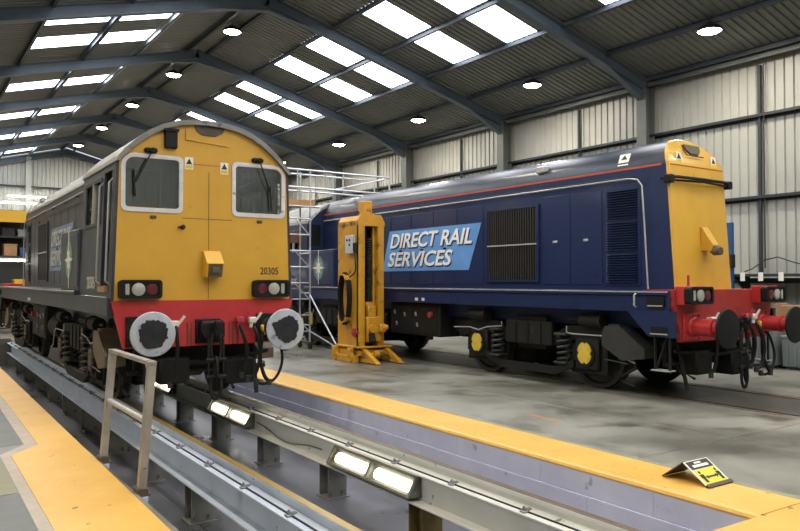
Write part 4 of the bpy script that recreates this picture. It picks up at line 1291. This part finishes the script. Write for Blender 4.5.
# ================================================================== SCAFFOLD TOWER
def scaffold():
    root = empty('scaffold_tower', (8.0, 16.5, 0)); tag(root, 'aluminium scaffold tower with guard rails, behind the yellow jack', 'scaffold')
    A = 'alu'
    def t(name, *ps, r=.025): return MB().tube(ps, r, 8).build(name, A, root)
    for x in (-.12, .57):
        for y in (0, 1.25 if x < 0 else .55): 
            t('upright', (x, y, .16), (x, y, 4.5))
            w = MB(); w.cyl((x - .025, y, .08), (x + .025, y, .08), .08, n=14); w.box(x - .04, x + .04, y - .03, y + .03, .08, .18, .01); w.build('castor', 'jack_dark', root)
    z = .45; zs = []
    while z < 3.6:
        t('rung', (-.12, 0, z), (.57, 0, z), r=.019); zs.append(z); z += .40
    for i in range(0, len(zs) - 1, 2):
        a, b = ((-.12, .57) if i % 4 else (.57, -.12))
        t('diagonal_brace', (.15, 0, zs[i + 1]), (.55, 0, zs[i]), r=.017)
    for z in (.6, 1.4, 2.4): t('ledger', (.57, 0, z), (.57, .55, z), r=.019)
    # stabiliser legs
    t('stabiliser', (.57, 0, 1.35), (.66, -1.3, .08), r=.022); t('stabiliser', (.57, 0, .45), (.64, -1.2, .14), r=.018)
    # deck with trap boards
    for i in range(4):
        MB().box(-1.1, .70, .02 + i * .19, .19 + i * .19, 3.60, 3.645).build('deck_board', 'wood_deck', root)
    MB().box(-1.1, .70, -.02, .015, 3.58, 3.72).build('toe_board', 'wood_deck', root)
    # guard rails reaching over the locomotive roof
    for y, sh in ((0.0, 0), (.75, .12)):
        t('guard_rail', (-1.1, y, 4.47), (2.97, y, 4.47)); t('guard_rail', (-1.1, y, 4.03), (2.97, y, 4.03))
        for x in (.22, 1.02 + sh, 1.52 + sh, 2.95): t('guard_post', (x, y, 4.03 if x > .7 else 3.66), (x, y, 4.5), r=.022)
        t('guard_brace', (1.6, y, 4.12), (2.9, y, 4.45), r=.017)
    t('guard_rail', (2.95, 0, 4.47), (2.95, .75, 4.47), r=.022)
    t('platform_beam', (-1.1, 0, 3.56), (.85, 0, 3.56)); t('bracket', (.57, 0, 3.2), (.85, 0, 3.5), r=.017)
    tg = MB().box(.60, .615, -.06, .06, .62, .90).build('safety_tag', 'label_yellow', root)
    MB().box(.12, .34, .2, .24, 2.65, 2.95, .01).build('tool_bag', 'crate_red', root)
    return root
scaffold()

# ================================================================== STEEL BARRIER ON THE WALKWAY EDGE
root = empty('steel_barrier', (1.66, 6.77, 0)); tag(root, 'bare steel hoop barrier at the edge of the yellow walkway', 'barrier')
ya, yb = .66, -.64
m = MB(); m.bar((.0, ya, -.02), (.08, ya, 1.02), .06, .07, (0, 1, 0)); m.build('post', 'steel_bare', root)
m = MB(); m.bar((.0, yb, -.05), (.08, yb, 1.02), .06, .07, (0, 1, 0)); m.build('post', 'steel_bare', root)
m = MB(); m.bar((.08, ya + .035, 1.03), (.08, yb - .035, 1.03), .065, .03, (0, 0, 1)); m.build('top_bar', 'steel_bare', root)
m = MB(); m.cyl((.045, ya, .56), (.045, yb, .56), .026, n=10); m.build('mid_bar', 'silver_rail', root)
m = MB(); m.prism([(yb + .03, 1.02), (yb + .16, 1.02), (yb + .03, .84)], .07, .08, 'x'); m.build('gusset', 'silver_rail', root)
for y in (ya, yb):
    m = MB(); m.box(-.045, .05, y - .06, y + .06, -.16, .04, .008); m.cyl((.05, y, -.03), (.075, y, -.03), .016, n=6); m.build('socket', 'under_tan', root)
    m = MB(); m.box(-.035, .04, y - .075, y - .061, -.13, -.03); m.build('socket_label', 'socket_blue', root)

# ================================================================== TENT SIGN
root = empty('tent_sign', (5.65, 3.8, .012)); tag(root, 'small folded black and yellow tent sign on the yellow kerb', 'sign')
zt = .165
m = MB(); m.bar((0, .21, .006), (0, .0, zt), .33, .008, (0, .6, .7)); m.build('back_leaf', 'sign_back', root)
mxs = basis((-.165, -.23, .006), (1, 0, 0), (0, .23, zt - .006)); Ls = math.hypot(.23, zt - .006)
fr = MB().box(0, .33, 0, Ls, -.008, 0, mx=mxs).build('front_leaf', 'label_white', root)
MB().box(-.005, .335, -.012, .02, -.014, .016, mx=mxs).build('foot_lip', 'sign_back', root)
MB().box(.015, .315, Ls * .66, Ls * .97, 0, .0015, mx=mxs).build('sign_header', 'label_black', fr)
mh = MB()
for (a, b, z0, z1) in ((.11, .20, .86, .92), (.06, .27, .73, .82)): mh.box(a, b, Ls * z0, Ls * z1, .001, .0025, mx=mxs)
mh.build('header_lettering', 'label_white', fr)
MB().box(.015, .315, Ls * .09, Ls * .645, 0, .0015, mx=mxs).build('sign_field', 'sign_yellow', fr)
for u in (.045, .265):
    f = MB(); f.box(u, u + .035, Ls * .16, Ls * .46, .001, .003, mx=mxs); f.box(u - .008, u + .043, Ls * .32, Ls * .45, .001, .003, mx=mxs); f.lathe([(0, .001), (.014, .001), (.014, .003), (0, .003)], mxs @ Matrix.Translation((u + .0175, Ls * .535, 0)), 12); f.build('standing_figure', 'label_black', fr)
f = MB(); f.box(.115, .235, Ls * .30, Ls * .36, .001, .003, mx=mxs)
for q in (-1, 1): f.prism([(.175 + q * .055, Ls * .25), (.175 + q * .085, Ls * .33), (.175 + q * .055, Ls * .41)], .001, .003, 'z', mx=mxs)
f.build('double_arrow', 'label_black', fr)

# ================================================================== BACKGROUND, FAR LEFT
def shelf_unit(x0, x1, y0, y1):
    root = empty('storage_rack', ((x0 + x1) / 2, (y0 + y1) / 2, 0)); tag(root, 'tall storage rack with a yellow top beam at the far end of the shed', 'rack')
    root_off = Vector(((x0 + x1) / 2, (y0 + y1) / 2, 0))
    def bx(a, b, c, d, e, f): return MB().box(a - root_off.x, b - root_off.x, c - root_off.y, d - root_off.y, e, f)
    for x in (x0, (x0 + x1) / 2 + .3, x1 - .06):
        for y in (y0, y1 - .06): bx(x, x + .06, y, y + .06, 0, 4.15).build('upright', 'rack_grey', root)
    for z in (1.0, 2.55, 3.25): bx(x0, x1, y0, y1, z, z + .05).build('shelf', 'bench_dark', root)
    bx(x0 - .1, x1 + .05, y0 - .05, y0 + .05, 3.80, 4.22).build('top_beam', 'rack_yellow', root)
    bx(x0 - .1, x1 + .05, y0, y1, 4.12, 4.2).build('top_deck', 'rack_yellow', root)
    bx(x0, x1, y1 - .03, y1, 0, 4.1).build('back_sheet', 'bench_dark', root)
    return root
shelf_unit(1.0, 4.3, 29.6, 30.9)
random.seed(3)
items = [(3.42, .42, 2.60, .42, 'card', 'open brown cardboard box on the upper rack shelf below the yellow beam'),
         (3.95, .45, 2.60, .3, 'crate_blue', 'blue plastic crate beside the cardboard box on the upper rack shelf'),
         (3.35, .4, 3.30, .3, 'jack_dark', 'dark toolbox on the top rack shelf'),
         (3.9, .5, 3.30, .26, 'bin_grey', 'grey crate on the top rack shelf'),
         (3.3, .35, 1.05, .55, 'crate_red', 'reddish brown crate on the lower rack shelf'),
         (3.75, .4, 1.05, .7, 'rack_yellow', 'yellow crate on the lower rack shelf'),
         (3.4, .8, 0.0, .6, 'jack_dark', 'dark chest on the floor under the rack')]
for x, w, z, h, mm, lb in items:
    root = empty('storage_box', (x, 30.0, z)); tag(root, lb, 'box', 'boxes on the storage rack')
    MB().box(-w / 2, w / 2, -.25, .25, 0, h, .015).build('body', mm, root)
    MB().box(-w / 2 - .015, w / 2 + .015, -.265, .265, h - .05, h + .01, .008).build('lid', mm, root)
# strip light under the upper shelf, and twin strip lights on the gable
def strip_light(x0, x1, y, z, label, group=None):
    root = empty('strip_light', ((x0 + x1) / 2, y, z)); tag(root, label, 'light', group)
    h = (x1 - x0) / 2
    MB().box(-h, h, -.05, .05, .03, .09, .01).build('housing', 'white', root)
    m = MB(); m.cyl((-h + .03, 0, 0), (h - .03, 0, 0), .032, n=10); m.build('tube_lamp', 'tube_light', root)
    for q in (-1, 1): MB().box(q * (h - .03) - .02, q * (h - .03) + .02, -.03, .03, -.03, .04).build('end_cap', 'white', root)
strip_light(1.4, 4.0, 29.5, 2.43, 'lit strip light under the upper shelf of the storage rack')
strip_light(4.9, 6.9, 44.6, 6.28, 'upper of two lit strip lights on the end gable', 'strip lights on the gable')
strip_light(4.45, 6.5, 43.9, 5.85, 'lower of two lit strip lights on the end gable', 'strip lights on the gable')
# workbench in front of the rack
root = empty('workbench', (3.0, 27.6, 0)); tag(root, 'timber workbench beyond the far end of the pit', 'workbench')
MB().box(-1.2, .75, -.35, .35, .84, .92, .01).build('bench_top', 'wood_deck', root)
for (x, y) in ((-1.1, -.28), (.66, -.28), (-1.1, .28), (.66, .28)): MB().box(x - .04, x + .04, y - .04, y + .04, 0, .84).build('leg', 'rack_grey', root)
MB().box(-1.1, .66, -.3, .3, .25, .29).build('lower_shelf', 'rack_grey', root)
for x, w, h, mm, lb in ((2.55, .3, .25, 'rack_yellow', 'yellow tool case on the timber workbench'), (3.0, .3, .18, 'crate_blue', 'blue tray on the timber workbench'), (3.35, .22, .3, 'card', 'brown carton on the timber workbench')):
    root = empty('bench_item', (x, 27.6, .92)); tag(root, lb, 'box', 'items on the workbench')
    MB().box(-w / 2, w / 2, -.15, .15, 0, h, .02).build('body', mm, root); MB().tube([(-w / 4, 0, h), (-w / 4, 0, h + .05), (w / 4, 0, h + .05), (w / 4, 0, h)], .012, 6).build('handle', 'interior_dark', root)
# pale crate at the end of the pit
root = empty('floor_box', (2.05, 25.1, 0)); tag(root, 'pale box on the floor at the far end of the pit', 'box')
MB().box(-.35, .35, -.25, .25, 0, .32, .015).build('body', 'box_grey', root); MB().box(-.37, .37, -.27, .27, .32, .37, .01).build('lid', 'box_grey', root)

# ================================================================== BACKGROUND, RIGHT
root = empty('wall_shelf', (16.0, 7.9, 1.86)); tag(root, 'long dark shelf with hanging white tags along the right wall', 'shelf')
MB().box(-.3, .45, -3.2, 1.95, -.06, 0, .006).build('board', 'bench_dark', root)
for y in (-2.8, -.8, 1.7): MB().prism([(-.25, -.06), (.44, -.06), (.44, -.5)], y - .02, y + .02, 'y').build('bracket', 'bench_dark', root)
for i, y in enumerate((1.42, 1.0, .55, .02, -.14, -.9, -1.6)):
    MB().box(-.308, -.302, y - .055, y + .055, -.16, .03).build('hanging_tag', 'label_white', root)
root = empty('steel_cupboard', (15.58, 6.7, 0)); tag(root, 'blue-grey steel cupboard against the right wall behind the far buffer', 'cupboard')
MB().box(-.35, .5, -1.5, 1.1, 0, 1.42, .01).build('body', 'cabinet_blue', root)
for a, b in ((-1.48, -.64), (-.62, .22), (.24, 1.08)):
    MB().box(-.37, -.35, a, b, .06, 1.38, .006).build('cupboard_door', 'cabinet_blue', root)
    MB().box(-.39, -.37, b - .12, b - .09, .62, .82, .005).build('door_handle', 'galv', root)
for i, (y, h, r) in enumerate(((7.45, .27, .13), (7.15, .23, .11))):
    root = empty('plastic_container', (15.55, y, 1.42)); tag(root, 'taller white plastic container on the steel cupboard' if i == 0 else 'shorter white plastic container on the steel cupboard', 'container')
    MB().lathe([(0, 0), (r, 0), (r, h * .7), (r * .4, h * .9), (r * .4, h), (0, h)], None, 16).build('body', 'label_white', root); MB().cyl((0, 0, h), (0, 0, h + .03), r * .42, n=12).build('cap', 'cock_red', root)
def binthing(x, y, w, d, h, mm, lb):
    root = empty('storage_bin', (x, y, 0)); tag(root, lb, 'bin', 'bins beside the right locomotive')
    m = MB(); m.prism([(-w / 2, 0.06), (w / 2, .06), (w / 2 + .03, h), (-w / 2 - .03, h)], -d / 2, d / 2, 'y'); m.build('body', mm, root)
    MB().box(-w / 2 - .05, w / 2 + .05, -d / 2 - .02, d / 2 + .02, h, h + .05, .01).build('rim', mm, root)
    for q in (-1, 1): MB().box(q * (w / 2 - .1) - .05, q * (w / 2 - .1) + .05, -d / 2 + .05, d / 2 - .05, 0, .06).build('foot', 'interior_dark', root)
    for q in (-.6, 0, .6): MB().box(-w / 2 - .035, -w / 2 - .015, q * d / 2 - .02, q * d / 2 + .02, .1, h - .02).build('rib', mm, root)
binthing(14.35, 8.05, .55, .62, .76, 'bin_grey', 'large grey plastic bin standing behind the red buffer beam')
binthing(14.42, 7.36, .5, .5, .60, 'bin_grey', 'smaller grey plastic bin behind the far buffer')
root = empty('wooden_crate', (14.98, 7.55, 0)); tag(root, 'brown wooden crate between the grey bins and the steel cupboard', 'crate')
for z in (.05, .35, .65, .95): MB().box(-.18, .18, -.6, .6, z, z + .26, .008).build('plank', 'card', root)
for y in (-.5, .5): MB().box(-.2, .2, y - .05, y + .05, 0, 1.24, .006).build('batten', 'card', root)
root = empty('steel_post', (15.6, 9.55, 0)); tag(root, 'tall blue steel post behind the yellow nose', 'post')
MB().box(-.04, .04, -.07, .07, 0, 3.02, .006).build('post', 'post_blue', root); MB().box(-.12, .12, -.2, .2, 0, .02).build('base_plate', 'post_blue', root)
MB().box(-.1, .04, -.10, -.02, 2.0, 2.3, .01).build('bracket', 'jack_dark', root)
pts = [(16.42, 9.7, 1.92), (16.40, 9.5, 1.98), (16.40, 9.2, 2.18), (16.40, 8.9, 2.24), (16.40, 8.5, 2.10), (16.42, 8.1, 2.02), (16.42, 7.6, 2.15), (16.42, 7.0, 2.05)]
cable('wall_cable', pts, .014, 'rail_dark', 'dark cable drooping across the right wall above the tagged shelf', 'cable')
# ================================================================== HIGH-BAY LAMPS
def highbay(x, y, label, group):
    z = zr(x) - .30
    root = empty('high_bay_lamp', (x, y, z)); tag(root, label, 'lamp', group)
    m = MB(); m.lathe([(0, .16), (.09, .16), (.12, .12), (.24, .07), (.275, .0), (.265, -.02), (.25, -.02), (.25, .0), (0, .02)], None, 24); m.build('housing', 'lamp_body', root)
    m = MB(); m.lathe([(0, -.075), (.11, -.068), (.19, -.045), (.245, -.01), (.245, .0), (0, .0)], None, 24); m.build('lens', 'lamp_lens', root)
    m = MB(); m.cyl((0, 0, .16), (0, 0, .28), .012, n=6); m.build('hanger', 'lamp_body', root)
    ld = bpy.data.lights.new('high_bay_light', 'AREA'); ld.shape = 'DISK'; ld.size = .38; ld.energy = LAMP_W; ld.color = (1.0, .93, .80); ld.spread = R(170)
    lo = bpy.data.objects.new('lamp_light', ld); col.objects.link(lo); lo.parent = root; lo.location = (0, 0, -.085)
    return root
mid = [YF[k] + 2.6 for k in range(1, len(YF) - 1)]
nm = ['nearest', 'second', 'third', 'fourth', 'fifth', 'sixth', 'seventh', 'eighth', 'ninth']
for i, y in enumerate(mid):
    a = i - 4
    highbay(8.05, y, ('round lamp under the ridge, %s from the camera of those in view' % nm[a]) if a >= 0 else 'round lamp under the ridge, %s of those behind the camera' % nm[i], 'ridge lamps')
    a = i - 2
    highbay(14.75, y, ('round lamp over the blue locomotive side of the roof, %s from the camera' % nm[a]) if a >= 0 else 'round lamp near the right wall, %s of those behind the camera' % nm[i], 'right-hand lamps')
    highbay(1.0, y, 'round lamp high above the yellow walkway, %s in the row along the near wall' % nm[i], 'left-hand lamps')
    highbay(-5.4, y, 'added unseen fill lamp over the side aisle left of the camera, %s in its row' % nm[i], 'added side aisle fill lamps')  # unseen row added to light the surfaces that face left

# ------------------------------------------------------------------ the pit road lies a touch askew to the building
SKEW = Matrix.Translation((3.43, 8.5, 0)) @ Matrix.Rotation(R(-.8), 4, 'Z') @ Matrix.Translation((-3.43, -8.5, 0))
bpy.context.view_layer.update()
road = [gl, gr, locoL, pit, wl, pf] + [o for o in bpy.data.objects if o.parent is None and o.name.split('.')[0] in ('pit_light', 'cable')]
road += [o for o in floor.children if o.name.split('.')[0] in ('painted_walkway', 'border_line', 'floor_patch', 'edge_coping', 'edge_filler', 'walkway_slab')]
for o in road:
    o.matrix_basis = SKEW @ o.matrix_basis
